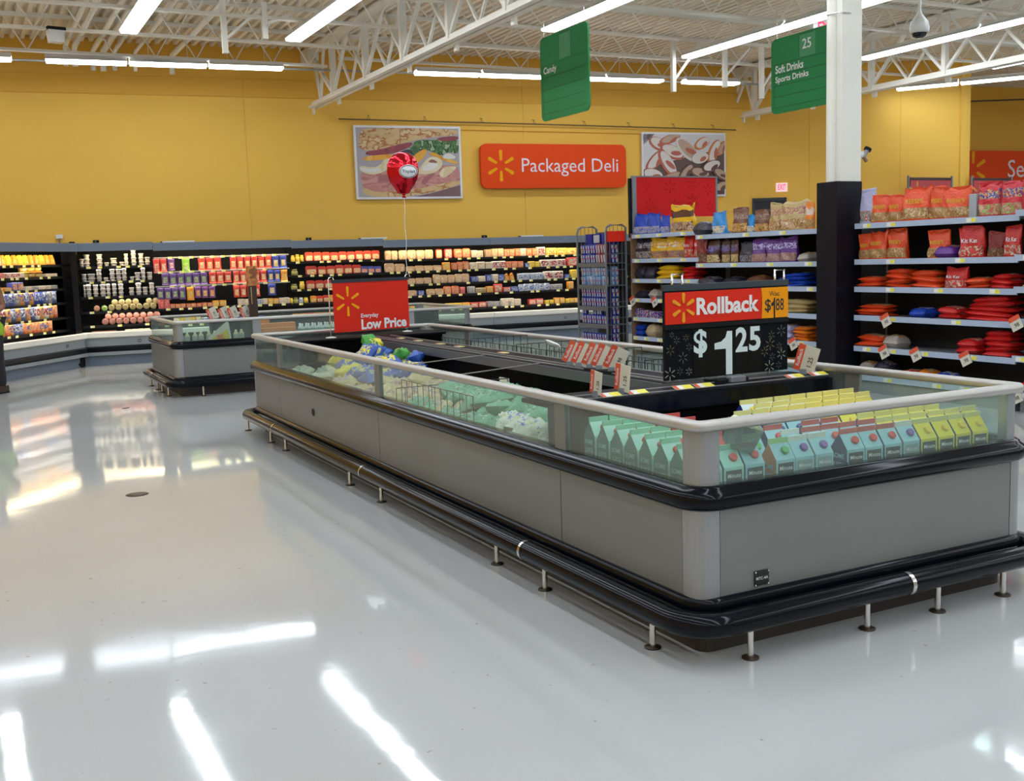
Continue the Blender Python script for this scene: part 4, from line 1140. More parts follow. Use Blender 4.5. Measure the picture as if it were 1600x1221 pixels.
GOND = [
 ('R', 1, 5.358, 1.802, 0.183, 0.339, 'stand', 'lilac'),
 ('R', 1, 5.317, 1.802, 0.118, 0.284, 'stand', 'orange'),
 ('R', 1, 5.161, 1.802, 0.213, 0.28, 'stand', 'orange_red'),
 ('R', 1, 4.956, 1.802, 0.215, 0.269, 'stand', 'orange_red'),
 ('R', 1, 4.689, 1.802, 0.321, 0.327, 'stand', 'orange_red'),
 ('R', 1, 4.399, 1.802, 0.243, 0.313, 'stand', 'orange_red'),
 ('R', 1, 4.165, 1.802, 0.302, 0.289, 'stand', 'orange_red'),
 ('R', 1, 3.81, 1.802, 0.234, 0.298, 'stand', 'red_print'),
 ('R', 1, 3.581, 1.802, 0.211, 0.298, 'stand', 'red_print'),
 ('R', 1, 3.971, 1.802, 0.088, 0.23, 'box', 'grey'),
 ('R', 2, 5.376, 1.421, 0.156, 0.26, 'stand', 'orange_red'),
 ('R', 2, 5.182, 1.421, 0.25, 0.283, 'stand', 'orange_red'),
 ('R', 2, 4.924, 1.421, 0.266, 0.297, 'stand', 'orange_red'),
 ('R', 2, 4.398, 1.421, 0.26, 0.266, 'stand', 'orange_red'),
 ('R', 2, 3.999, 1.421, 0.28, 0.287, 'stand', 'red'),
 ('R', 2, 3.736, 1.421, 0.176, 0.233, 'stand', 'dark_red'),
 ('R', 2, 3.559, 1.421, 0.177, 0.282, 'stand', 'red'),
 ('R', 2, 4.297, 1.421, 0.287, 0.113, 'flat1', 'purple'),
 ('R', 3, 5.265, 1.127, 0.372, 0.109, 'flat2', 'orange_red'),
 ('R', 3, 4.899, 1.127, 0.326, 0.192, 'flat4', 'orange_red'),
 ('R', 3, 4.529, 1.127, 0.379, 0.174, 'flat3', 'orange_red'),
 ('R', 3, 3.617, 1.127, 0.256, 0.137, 'flat3', 'red'),
 ('R', 3, 3.897, 1.127, 0.276, 0.104, 'flat2', 'orange_red'),
 ('R', 3, 4.172, 1.127, 0.289, 0.2, 'stand', 'red'),
 ('R', 4, 5.235, 0.821, 0.444, 0.123, 'flat3', 'orange_red'),
 ('R', 4, 4.611, 0.821, 0.255, 0.091, 'flat1', 'blue'),
 ('R', 4, 4.202, 0.821, 0.307, 0.12, 'flat2', 'red'),
 ('R', 4, 3.756, 0.821, 0.555, 0.237, 'flat5', 'red'),
 ('R', 5, 5.235, 0.487, 0.437, 0.124, 'flat2', 'orange_red'),
 ('R', 5, 4.96, 0.487, 0.235, 0.122, 'flat1', 'clear'),
 ('R', 5, 3.997, 0.487, 0.298, 0.144, 'flat2', 'red'),
 ('R', 5, 3.665, 0.487, 0.337, 0.243, 'flat5', 'red'),
 ('R', 6, 5.32, 0.177, 0.222, 0.126, 'flat1', 'clear'),
 ('R', 6, 5.084, 0.177, 0.25, 0.137, 'flat1', 'dark'),
 ('R', 6, 4.745, 0.177, 0.22, 0.087, 'flat1', 'red'),
 ('R', 6, 4.521, 0.177, 0.196, 0.105, 'flat1', 'orange'),
 ('R', 6, 4.273, 0.177, 0.235, 0.096, 'flat1', 'blue'),
 ('M', 1, 8.118, 1.772, 0.349, 0.148, 'flat1', 'dark'),
 ('M', 1, 7.789, 1.772, 0.283, 0.273, 'stand', 'blue_top'),
 ('M', 1, 7.369, 1.772, 0.28, 0.305, 'stand', 'brown'),
 ('M', 1, 7.181, 1.772, 0.143, 0.209, 'stand', 'blue_top'),
 ('M', 1, 6.972, 1.772, 0.277, 0.259, 'stand', 'brown'),
 ('M', 1, 6.738, 1.772, 0.213, 0.322, 'stand', 'gold'),
 ('M', 1, 6.429, 1.772, 0.407, 0.33, 'stand', 'gold'),
 ('M', 1, 6.179, 1.772, 0.134, 0.295, 'stand', 'orange'),
 ('M', 2, 8.164, 1.408, 0.217, 0.332, 'stand', 'dark_red'),
 ('M', 2, 7.904, 1.408, 0.275, 0.278, 'stand', 'brown_gold'),
 ('M', 2, 7.671, 1.408, 0.165, 0.273, 'stand', 'brown_gold'),
 ('M', 2, 7.495, 1.408, 0.162, 0.278, 'stand', 'brown_gold'),
 ('M', 2, 7.256, 1.408, 0.217, 0.243, 'stand', 'dark'),
 ('M', 2, 7.019, 1.408, 0.257, 0.277, 'stand', 'purple'),
 ('M', 2, 6.761, 1.408, 0.237, 0.272, 'stand', 'purple'),
 ('M', 2, 6.507, 1.408, 0.25, 0.282, 'stand', 'purple'),
 ('M', 2, 6.219, 1.408, 0.219, 0.095, 'flat1', 'clear'),
 ('M', 3, 7.995, 1.125, 0.452, 0.099, 'flat1', 'dark'),
 ('M', 3, 7.543, 1.125, 0.401, 0.096, 'flat1', 'dark'),
 ('M', 3, 7.104, 1.125, 0.379, 0.109, 'flat1', 'brown'),
 ('M', 3, 6.375, 1.125, 0.514, 0.156, 'flat4', 'blue'),
 ('M', 4, 6.374, 0.816, 0.515, 0.157, 'flat3', 'gold'),
 ('M', 5, 6.517, 0.502, 0.231, 0.167, 'flat2', 'lilac'),
 ('M', 5, 6.253, 0.502, 0.275, 0.164, 'flat4', 'orange'),
 ('F', 1, 9.636, 1.83, 0.355, 0.279, 'stand', 'blue'),
 ('F', 1, 9.31, 1.83, 0.295, 0.274, 'stand', 'blue'),
 ('F', 1, 9.079, 1.83, 0.166, 0.235, 'stand', 'blue'),
 ('F', 1, 8.65, 1.83, 0.631, 0.348, 'stand', 'yellow_choc'),
 ('F', 2, 9.727, 1.484, 0.229, 0.273, 'stand', 'dark_print'),
 ('F', 2, 9.477, 1.484, 0.238, 0.278, 'stand', 'dark_print'),
 ('F', 2, 9.204, 1.484, 0.369, 0.274, 'stand', 'yellow'),
 ('F', 2, 8.813, 1.484, 0.352, 0.276, 'stand', 'yellow'),
 ('F', 2, 8.523, 1.484, 0.227, 0.288, 'stand', 'red'),
 ('F', 2, 8.306, 1.484, 0.179, 0.293, 'stand', 'red'),
 ('F', 3, 9.679, 1.2, 0.31, 0.155, 'flat1', 'dark'),
 ('F', 3, 9.382, 1.2, 0.284, 0.144, 'flat1', 'dark'),
 ('F', 3, 8.941, 1.2, 0.568, 0.184, 'flat3', 'yellow'),
 ('F', 3, 8.473, 1.2, 0.339, 0.17, 'flat4', 'red'),
 ('F', 4, 9.622, 0.924, 0.308, 0.101, 'flat1', 'dark'),
 ('F', 4, 9.295, 0.924, 0.281, 0.117, 'flat1', 'clear'),
 ('F', 5, 9.769, 0.653, 0.199, 0.13, 'box', 'blue_box'),
 ('F', 5, 9.548, 0.653, 0.21, 0.11, 'box', 'blue_box'),
 ('F', 5, 9.302, 0.653, 0.219, 0.099, 'box', 'blue_box'),
 ('F', 6, 9.712, 0.38, 0.33, 0.158, 'flat2', 'blue'),
 ('F', 6, 9.365, 0.38, 0.332, 0.164, 'flat1', 'tan'),
]
GTAGS = [('R', 1, 5.26), ('R', 1, 4.93), ('R', 1, 3.94), ('R', 2, 4.93), ('R', 2, 4.06), ('R', 3, 4.93), ('R', 3, 4.31), ('R', 3, 3.66), ('R', 4, 4.91), ('R', 4, 4.09), ('R', 5, 5.25), ('R', 5, 4.9), ('R', 5, 4.48), ('R', 5, 3.9), ('R', 6, 4.95), ('R', 6, 4.31), ('R', 6, 3.98), ('M', 1, 8.07), ('M', 1, 7.17), ('M', 1, 6.51), ('M', 2, 8.07), ('M', 2, 7.4), ('M', 2, 6.73), ('M', 2, 6.08), ('M', 3, 6.05), ('M', 4, 6.48), ('M', 5, 6.49), ('M', 5, 6.21), ('F', 1, 9.6), ('F', 1, 9.08), ('F', 1, 8.52), ('F', 2, 9.63), ('F', 2, 9.07), ('F', 2, 8.53), ('F', 3, 9.63), ('F', 3, 9.08), ('F', 3, 8.43), ('F', 4, 9.63), ('F', 4, 9.07), ('F', 5, 9.68), ('F', 5, 9.08), ('F', 6, 9.69), ('F', 6, 9.42), ('F', 6, 9.09)]

# ================================================================== wall coolers
CV = -1.05                    # base front
def frame_mat(cv):
    return cv
CB = {'red_cream': ((.62, .05, .03), [(.78, .62, .40), (.72, .30, .06), (.80, .70, .52)]), 'blue_red': ((.08, .10, .40), [(.7, .12, .05), (.75, .55, .35)]), 'cream_orange': ((.66, .42, .24), [(.74, .56, .36), (.62, .28, .10), (.78, .66, .48)]),
      'orange_red': ((.70, .16, .06), [(.74, .42, .22), (.66, .10, .04), (.75, .5, .3)]), 'red': ((.62, .05, .04), [(.72, .25, .15), (.75, .6, .5)]), 'cream': ((.74, .66, .50), [(.76, .70, .58), (.6, .3, .15), (.78, .74, .62)]),
      'orange': ((.78, .30, .03), [(.78, .42, .06), (.75, .58, .25)]), 'yellow': ((.80, .58, .05), [(.80, .66, .10), (.75, .4, .05)]), 'blue': ((.03, .06, .32), [(.05, .10, .40), (.5, .5, .6)]), 'white_blue': ((.62, .66, .72), [(.10, .16, .42), (.7, .7, .7)]),
      'white_red': ((.78, .72, .62), [(.10, .04, .08), (.70, .08, .06), (.8, .72, .6)]), 'yellow_red': ((.80, .60, .10), [(.78, .25, .05), (.82, .70, .25)]), 'pink': ((.70, .16, .14), [(.72, .25, .22), (.6, .08, .08)]), 'grey': ((.36, .34, .33), [(.5, .48, .46), (.25, .22, .22)]),
      'tan': ((.50, .38, .20), [(.55, .4, .2), (.35, .25, .12)]), 'brown': ((.28, .13, .08), [(.35, .18, .1), (.22, .1, .06)]), 'green': ((.25, .50, .05), [(.35, .58, .08), (.7, .7, .4)]), 'purple': ((.18, .06, .25), [(.6, .2, .3), (.75, .6, .6)]),
      'purple_green': ((.11, .05, .20), [(.10, .30, .20), (.72, .55, .25), (.1, .35, .25)]), 'purple_orange': ((.16, .05, .20), [(.72, .25, .08), (.72, .5, .25)]), 'blue_cream': ((.03, .05, .30), [(.75, .62, .35), (.7, .5, .2)]), 'olive': ((.25, .22, .06), [(.35, .32, .08), (.5, .45, .15)]),
      'white': ((.70, .66, .60), [(.62, .58, .55), (.42, .22, .20), (.62, .58, .52), (.25, .28, .34)]), 'ham': ((.66, .34, .18), [(.7, .4, .25), (.55, .22, .14)]), 'mixroll': ((.45, .36, .14), [(.55, .46, .16), (.45, .30, .22), (.6, .5, .2)]), 'sausage': ((.46, .20, .14), [(.52, .26, .2), (.4, .15, .12)]),
      'orange_blue': ((.72, .30, .06), [(.08, .12, .35), (.75, .35, .08)]), 'blue_white': ((.12, .15, .32), [(.6, .62, .66), (.06, .08, .25)])}
CW_ = {'red_cream': 'red and cream', 'blue_red': 'blue and red', 'cream_orange': 'cream and orange', 'orange_red': 'orange-red', 'white_blue': 'white and blue', 'white_red': 'white and red', 'yellow_red': 'yellow and red', 'purple_green': 'purple and green',
       'purple_orange': 'purple and orange', 'blue_cream': 'blue and cream', 'mixroll': 'yellowish', 'ham': 'ham pink', 'sausage': 'pinkish brown', 'orange_blue': 'orange and blue', 'blue_white': 'blue and white'}
KW = {'tub': 'lidded tub', 'roll': 'round sausage roll', 'long': 'long meat roll', 'peg': 'hanging pouch', 'tray': 'lunch tray', 'tall': 'tall meat pack', 'jar': 'small jar', 'pack': 'flat pack', 'bagpack': 'slumped pack', 'can': 'dough tube', 'low': 'low pack'}
KC = {'roll': 'roll', 'peg': 'pouch', 'tub': 'tub', 'long': 'roll', 'tray': 'tray', 'jar': 'jar', 'can': 'tube'}
NM = {'tub': 'lidded_tub', 'roll': 'sausage_roll', 'long': 'meat_roll', 'peg': 'hanging_pouch', 'tray': 'lunch_tray', 'tall': 'meat_pack', 'jar': 'jar', 'pack': 'food_pack', 'bagpack': 'food_pack', 'can': 'dough_tube', 'low': 'food_pack'}
UM = {}
def unit_mesh(kind, color):
    """unit-size package (x and z 1, y about 1) facing -y, base at z = 0"""
    k = (kind, color)
    if k in UM: return UM[k]
    c, lab = CB[color]
    a = M('pk_' + color, c, .35); b = PR('pl_' + color, lab, 6, .35)
    mb = MB()
    if kind == 'tub':
        mb.lathe([(.34, 0), (.38, .10), (.43, .72)], 14, [0, 1], (0, 0, 0), 'z').lathe([(.50, .72), (.50, .93), (.42, 1.0)], 14, 0)
    elif kind in ('roll', 'long'):
        mb.lathe([(.30, -.5), (.48, -.46), (.5, -.38), (.5, .5)], 14, [1, 0, 0], (0, 0, .5), 'y').lathe([(.0, -.53), (.24, -.52)], 12, 0, (0, 0, .5), 'y', caps=False)
    elif kind == 'can':
        mb.lathe([(.44, 0), (.5, .02), (.5, .30), (.5, .85), (.5, .97), (.42, 1.0)], 12, [0, 0, 1, 0, 0])
    elif kind == 'jar':
        mb.lathe([(.46, 0), (.5, .05), (.5, .65), (.36, .76)], 12, [0, 1, 0]).lathe([(.40, .76), (.40, 1.0)], 12, 0)
    elif kind == 'peg':
        p = [(-.5, 0), (.5, 0), (.5, 1), (-.5, 1)]
        vs = []
        for j in range(7):
            z = j / 6
            for i in range(6):
                x = -.5 + i / 5
                d = (max(0, 1 - abs(2 * x) ** 3) * max(0, 1 - abs(2 * z - 1) ** 3)) ** .6
                vs.append((x * (.96 + .04 * abs(2 * z - 1)), -.5 * d, z))
        n = len(vs)
        vs += [(x, -y * .6, z) for x, y, z in vs]
        mb.add(vs, [])
        for s in (0, 1):
            for j in range(6):
                for i in range(5):
                    q = [s * n + j * 6 + i, s * n + j * 6 + i + 1, s * n + (j + 1) * 6 + i + 1, s * n + (j + 1) * 6 + i]
                    if s: q.reverse()
                    mb.f.append(q); mb.m.append(1 if 0 < i < 4 and 0 < j < 4 and not s else 0); mb.s.append(True)
    elif kind in ('tray', 'tall'):
        mb.prism(rrect(-.5, .5, 0, 1, .22, 4), 'y', -.5, .4, 0).prism(rrect(-.40, .40, .10, .62 if kind == 'tray' else .9, .12, 3), 'y', -.56, -.5, 1)
    elif kind == 'bagpack':
        mb.prism([(-.5, 0), (.5, 0), (.35, .55), (.05, 1), (-.3, .8)], 'y', -.4, .4, 0).prism([(-.35, .1), (.35, .1), (.2, .5), (-.2, .6)], 'y', -.44, -.4, 1)
    else:
        mb.box(-.5, .5, -.5, .5, 0, 1, 0, .06).box(-.42, .42, -.53, -.5, .12, .85, 1)
    UM[k] = fix_normals(mb.mesh(NM[kind], [a, b]))
    return UM[k]

SHZ = {'A': [1.69, 1.50, 1.30, 1.07, .83, .62], 'B': [1.64, 1.387, 1.134, .886, .65], 'C': [.884, .60], 'D': [1.617, 1.374, 1.122, .875, .62], 'E': [1.595, 1.373, 1.132, .916, .642], 'F': [1.595, 1.373, 1.132, .916, .642], 'G': [1.595, 1.373, 1.132, .916, .642]}
UNITS = {'A': (-2.33, -.03), 'B': (-.58, .62), 'C': (.62, 2.94), 'D': (2.94, 4.60), 'E': (4.60, 6.66), 'F': (6.66, 8.66), 'G': (8.66, 12.2)}
UNAME = {'A': 'angled tube cooler', 'B': 'white tub bay', 'C': 'hanging pouch bay', 'D': 'red lunch tray bay', 'E': 'sliced meat bay', 'F': 'hot dog bay', 'G': 'bay behind the can rack'}
SHV = -.70
TAGM = MB().box(-.035, .035, -.006, 0, -.032, .004, 0).box(.0, .035, -.0065, -.006, -.030, .002, 1).mesh('price_tag', [M('tag_glow', (.82, .78, .62), .5), TAGY])
def cooler(key):
    u0, u1 = UNITS[key]
    L = u1 - u0
    lab = {'A': 'wall cooler set at an angle in the corner, holding dough tubes', 'B': 'wall cooler bay with white tubs and sausage rolls', 'C': 'wall cooler bay with rows of hanging cheese pouches', 'D': 'wall cooler bay with shelves of red lunch trays',
           'E': 'wall cooler bay with sliced meat packs, behind the red price sign', 'F': 'wall cooler bay with hot dogs and yellow packs, before the can rack', 'G': 'wall cooler bay mostly hidden behind the can rack'}[key]
    if key == 'A':
        p = (-.65 + 0, 15.73, 0)
        t = thing('wall_cooler', lab, 'cooler', (-.64, 15.70, 0), R(53.2), 'wall coolers')
        off = -CV                                       # local y 0 = base front
        X0, X1 = -2.5, -.04
    else:
        t = thing('wall_cooler', lab, 'cooler', W(0, CV), PHI, 'wall coolers')
        X0, X1 = u0 + .004, u1 - .004
    zt = 2.03 if key in 'AB' else 2.01 if key == 'C' else 1.99 if key == 'D' else 1.96
    D = .98 if key != 'A' else .60
    XS, XB = (X1 + .30, X1 + .70) if key == 'A' else (X1, X1)      # shelves and back run on behind the black upright
    # local: x along, y depth (0 = base front)
    MB().box(X0, X1, .06, D, 0, .20).obj('base_plinth', GREYC, t)
    MB().prism([(.0, .20), (-.05, .30), (-.05, .305), (0.03, .32), (.03, .20)], 'x', X0, X1).obj('base_bumper', BLACK, t)
    MB().box(X0, X1, -.035, .0, .17, .225).obj('toe_rail', GREYL, t)
    MB().box(X0, X1, .0, .06, .32, .47).obj('front_panel', GREYL, t)
    MB().prism([(.06, .46), (-.03, .46), (-.05, .475), (-.05, .545), (-.03, .56), (.0, .56), (.03, .49), (.06, .49)], 'x', X0, X1).obj('white_lip', CASEW, t)
    MB().box(X0, X1, .06, .75, .45, .49).obj('well_deck', CASEW, t)
    MB().box(X0, XB, .74, .78, .2, zt - .02).obj('back_panel', M('cooler_back', (.006, .006, .007), .6, spec=.1), t)
    if key != 'A': MB().box(X0, X1, .78, D, .2, zt - .05).obj('rear_casing', GREYC, t)
    cy = .06
    MB().prism([(cy, zt - .135), (cy, zt - .01), (cy + .02, zt), (.95 if key != 'A' else .6, zt), (.95 if key != 'A' else .6, zt - .03), (cy + .04, zt - .05), (cy + .03, zt - .135)], 'x', X0, X1 + (.16 if key == 'A' else 0)).obj('canopy', GREYC, t)
    MB().prism([(cy + .18, zt - q) for q in ((.130, .10) if key != 'A' else (.112, .085))] + [(cy + .26, zt - q) for q in ((.10, .130) if key != 'A' else (.085, .112))], 'x', X0 + .16, X1 - .06).obj('canopy_lamp', TUBEM3, t)
    zs = SHZ[key]
    for i, z in enumerate(zs):
        y0 = CV - SHV                                    # shelf front in local y
        y0 = -(CV - SHV)
        dep = .40
        s = MB().box(X0 + .005, XS - .005, y0, y0 + dep, z - .020, z - .002).box(X0 + .005, XS - .005, y0 - .012, y0, z - .036, z + .004).obj('shelf', M('cooler_shelf', (.012, .012, .014), .5, spec=.15), t)
        if i < len(zs):
            MB().box(X0 + .03, X1 - .03, y0 + .015, y0 + .04, z - .034, z - .021).obj('shelf_fill', FILLM, s)  # unseen glowing strip added to brighten the packs below
        n = int(L / .20)
        for k in range(n):
            if rnd.random() < .25: continue
            x = X0 + .08 + (L - .16) * (k + .5 + rnd.uniform(-.25, .25)) / n
            place(TAGM, 'price_tag', s, (x, y0 - .0125, z))
    if key == 'C':
        for z in (1.745, 1.50, 1.255):
            s = MB().box(X0 + .01, X1 - .01, -(CV - SHV) - .005, -(CV - SHV) + .010, z, z + .022).obj('peg_bar', M('peg_bar_grey', (.4, .38, .34), .4), t)
            MB().box(X0 + .03, X1 - .03, -(CV - SHV) + .013, -(CV - SHV) + .028, z + .004, z + .018).obj('shelf_fill', FILLM, s)  # added glow strip hidden behind the bar, brightens the pouches
            mb = MB()
            for k in range(24): mb.tube([(X0 + .06 + k * .095, -(CV - SHV), z + .01), (X0 + .06 + k * .095, .72, z + .01)], .004, 5)
            tag(mb.obj('pegs', M('peg_wire', (.3, .3, .3), .3, metal=.8), t), kind='stuff')
            for k in range(12):
                if rnd.random() < .2: continue
                place(TAGM, 'price_tag', s, (X0 + .1 + (L - .2) * k / 12, -(CV - SHV) - .006, z + .02))
    # a little socket on the front panel
    mb = MB()
    xs = {'A': -.55, 'B': .3, 'C': 1.3, 'D': 3.6, 'E': 5.4, 'F': 8.15, 'G': 9.5}[key]
    mb.tube([(xs + .03 * math.cos(a * PI / 4 + PI / 8), -.004, .385 + .022 * math.sin(a * PI / 4 + PI / 8)) for a in range(8)], .005, 5, closed=True)
    mb.obj('power_socket', IRON, t)
    return t
FILLM = M('shelf_fill_glow', (1, 1, 1), .5, emit=(1.0, .92, .78), es=TUBE * .6)  # glow of the strips added under shelves and behind peg bars
TUBEM3 = M('canopy_tube', (1, 1, 1), .5, emit=(1.0, .80, .46), es=TUBE * .75)
CL = {k: cooler(k) for k in 'ABCDEFG'}
# black upright where the angled cooler meets the straight run
t = thing('cooler_end_panel', 'tall black end panel between the angled cooler and the white tubs', 'panel', W(-.63, CV), PHI)
MB().prism([(-.12, .0), (.30, .0), (.95, .0), (.95, 2.06), (.16, 2.06), (.10, 1.9), (.16, .62), (-.06, .55)], 'x', -.05, .035).obj('panel', M('end_panel_black', (.006, .006, .009), .4, spec=.15), t)
MB().box(-.42, -.04, .90, .93, 0, 2.06).obj('rear_filler', M('end_panel_black', (0, 0, 0)), t)
tb = MB(); tb.tube([(-.35, -.10, .05), (-.08, -.14, .05), (-.02, -.13, .05)], .02, 8); tb.obj('corner_bumper', BLACK, t)
# merchandise
cnt = {}
rn2 = random.Random(5)
SC = {}
def put(unit, shelf, u, w, h, kind, c, z, row=0, lev=None):
    dep = {'tub': w, 'jar': w, 'can': w, 'roll': .16, 'long': w * .0 + .06, 'peg': .05, 'tray': .06, 'tall': .06, 'pack': .10, 'bagpack': .08, 'low': .1}[kind]
    yl = -(CV - SHV) + .02 + dep / 2 + row
    if kind == 'peg': yl = -(CV - SHV) + .03 + row
    t = CL[unit]
    M4 = Matrix.Translation(t.location) @ Matrix.Rotation(t.rotation_euler[2], 4, 'Z')
    p = M4 @ Vector((u, yl, z))
    rz = t.rotation_euler[2] + (R(rn2.uniform(-4, 4)) if kind not in ('long',) else 0)
    k = cnt[(unit, shelf, kind)] = cnt.get((unit, shelf, kind), -1) + 1
    o = place(unit_mesh(kind, c), NM[kind], None, p, (0, 0, rz), (w * .95, dep, h))
    word = CW_.get(c, c.replace('_', ' '))
    where = 'top second third fourth fifth lowest'.split()[min(shelf - 1, 5)]
    pl = '%s %s, %s along the %s %s of the %s' % (word, KW[kind], nth(k), where, 'row' if kind == 'peg' else 'shelf', UNAME[unit])
    if lev is not None:
        if lev == 0: SC[(unit, shelf)] = SC.get((unit, shelf), -1) + 1
        pl = '%s lidded tub, %s up in the %s stack, %s shelf of %s' % (word, nth(lev), nth(SC[(unit, shelf)]), where, UNAME[unit])
    tag(o, pl, KC.get(kind, 'pack'), '%ss in the %s' % (KW[kind], UNAME[unit]))
    return o
for s in COOL:
    unit, shelf, u0, u1, n, h, kind, cols = s[:8]
    cs = cols.split()
    stack = s[8] if len(s) > 8 else 1
    if unit == 'C':
        z = {1: 1.74, 2: 1.49, 3: 1.245, 4: .884, 5: .60}[shelf]
    else:
        z = SHZ[unit][shelf - 1] if shelf <= len(SHZ[unit]) else .49
    for i in range(n):
        u = u0 + (u1 - u0) * (i + .5) / n
        w = (u1 - u0) / n
        c = cs[i % len(cs)] if len(cs) == 1 else rn2.choice(cs)
        hh = h * rn2.uniform(.93, 1.05)
        if kind == 'peg':
            put(unit, shelf, u, w * .95, hh, kind, c, z - hh - rn2.uniform(0, .008))
        elif kind == 'tub':
            for q in range(stack): put(unit, shelf, u, min(w, .15), h, kind, c, z + q * h, lev=q)
        elif kind == 'roll':
            for q in range(stack):
                if q and rn2.random() < .15: continue
                put(unit, shelf, u + (w / 2 if q else 0), min(w, .125), min(w, .12), kind, c, z + q * .085, row=.05 * q)
        elif kind == 'long':
            for q in range(2): put(unit, shelf, u, w, .06, 'pack', c, .49, row=.08 * q)
        else:
            put(unit, shelf, u, w, hh, kind, c, z)
# the angled cooler: dough tubes, bags and tubs
def seg(shelf, x0, x1, n, h, kind, cols, stack=1):
    z = SHZ['A'][shelf - 1]
    for i in range(n):
        x = x0 + (x1 - x0) * (i + .5) / n; w = (x1 - x0) / n
        for q in range(stack): put('A', shelf, x, min(w, .22), h, kind, rn2.choice(cols.split()), z + q * h, lev=q if kind == 'tub' else None)
seg(1, -2.35, -1.5, 7, .13, 'pack', 'white_blue blue cream'); seg(1, -1.5, -.1, 10, .16, 'bagpack', 'orange yellow orange')
seg(2, -2.3, -1.75, 5, .17, 'can', 'orange_red'); seg(2, -1.7, -.95, 6, .08, 'pack', 'white_red pink cream'); seg(2, -.95, -.42, 3, .09, 'tub', 'orange yellow', 2); seg(2, -.4, -.08, 3, .05, 'pack', 'cream')
seg(3, -2.3, -1.75, 5, .17, 'can', 'orange_blue white_red'); seg(3, -1.7, -1.3, 2, .06, 'pack', 'orange'); seg(3, -1.3, -1.0, 2, .13, 'pack', 'blue_red'); seg(3, -.95, -.1, 5, .06, 'pack', 'cream grey white')
seg(4, -2.2, -.12, 17, .21, 'can', 'blue_white orange_blue blue_white grey blue')
seg(5, -2.2, -.12, 17, .20, 'can', 'orange_blue blue_white orange_red white_red orange_blue')
seg(6, -2.2, -.30, 17, .18, 'can', 'orange_blue orange_red blue_white blue orange_red')
# small things on top of the coolers
for i, u in enumerate((-.26, 3.32, 6.69)):
    t = thing('sensor_box', 'small black sensor box on the cooler canopy, %s along the wall' % nth(i), 'sensor', W(u, -.6, (2.03, 1.99, 1.96)[i]), PHI, 'sensor boxes on the canopies')
    MB().box(-.05, .05, -.03, .03, 0, .055, 0, .006).obj('case', BLACKM, t); MB().box(-.015, .0, -.034, -.03, .02, .04).obj('window', GREYL, t)
for i, (a, b) in enumerate(((.80, 1.33), (4.27, 4.76), (7.43, 7.90))):
    t = thing('canopy_sign', 'low white strip lying on the cooler canopy, %s along the wall' % nth(i), 'sign', W((a + b) / 2, -.6, (2.01, 1.99, 1.96)[i]), PHI, 'white strips on the canopies')
    MB().box(-(b - a) / 2, (b - a) / 2, -.06, .06, 0, .03, 0, .006).obj('strip', WHITE, t); MB().box(-(b - a) / 2 - .03, -(b - a) / 2, -.03, .03, 0, .025).obj('end_clip', BLACKM, t)
t = thing('wall_box', 'small white box on the yellow wall above the angled cooler', 'box', W(-.84, 0, 2.14), PHI)
MB().box(-.06, .06, -.05, 0, 0, .07, 0, .008).obj('cover', WHITE, t); MB().tube([(0, -.02, 0), (0, -.02, -.14)], .012, 6).obj('cable', M('cable_grey', (.2, .2, .2)), t)

# ================================================================== candy gondola
XG = 6.2
GSEC = {'F': (8.19, 9.75, [1.83, 1.484, 1.2, .924, .653, .38]), 'M': (5.86, 8.17, [1.772, 1.408, 1.125, .816, .502, .18]), 'R': (3.415, 5.44, [1.802, 1.421, 1.127, .821, .487, .177]), 'N': (1.0, 3.40, [1.84, 1.44, 1.15, .86, .52, .19])}
GX = {'F': .0, 'M': -.06, 'R': -.0, 'N': -.08}
GL = {'F': 'far section of the candy shelving, at the red header', 'M': 'middle section of the candy shelving, before the pillar', 'R': 'section of candy shelving full of red bags, beyond the pillar', 'N': 'nearest section of the candy shelving at the picture edge'}
gond = {}
for key, (y0, y1, zs) in GSEC.items():
    x0 = XG + GX[key]
    t = thing('gondola_shelving', GL[key], 'shelving', (XG, y0, 0), 0, 'candy shelving sections')
    L = y1 - y0
    MB().box(.47, .50, 0, L + (.42 if key == 'R' else 0), .05, zs[0] - .02).obj('back_panel', M('gondola_back', (.012, .012, .014), .6), t)
    MB().box(.02, .50, .02, L - .02, 0, .12).obj('base_plinth', SHELFG, t)
    for y in (0, L - .03): MB().box(.46, .51, y, y + .03, 0, zs[0] - .0).obj('upright', SHELFG, t)
    shs = []
    for i, z in enumerate(zs):
        d = .46 if i else .92
        s = MB().box(GX[key] + .004, d, .004, L - .004, z - .028, z).obj('shelf', SHELFG, t)
        MB().box(GX[key] - .012, GX[key] + .004, .004, L - .004, z - .045, z + .012).obj('price_rail', RAILB, s)
        shs.append(s)
    gond[key] = (t, shs)
    if key == 'F':
        MB().box(-.02, .50, L, L + .02, 0, 1.86).obj('end_panel', BROWNW, t)
gtag = MB().box(-.0015, 0, -.055, .055, -.020, .020, 0).box(-.003, -.0015, -.055, -.005, -.018, .018, 1).mesh('price_tag', [TAGW, TAGY])
for sec, s, y in GTAGS:
    place(gtag, 'price_tag', gond[sec][1][s - 1], (GX[sec] - .0125, y - GSEC[sec][0], GSEC[sec][2][s - 1] - .017))
for s, y in ((1, 3.2), (2, 3.25), (4, 3.2), (5, 3.3), (6, 3.25)):
    place(gtag, 'price_tag', gond['N'][1][s - 1], (GX['N'] - .0125, y - 1.0, GSEC['N'][2][s - 1] - .017))
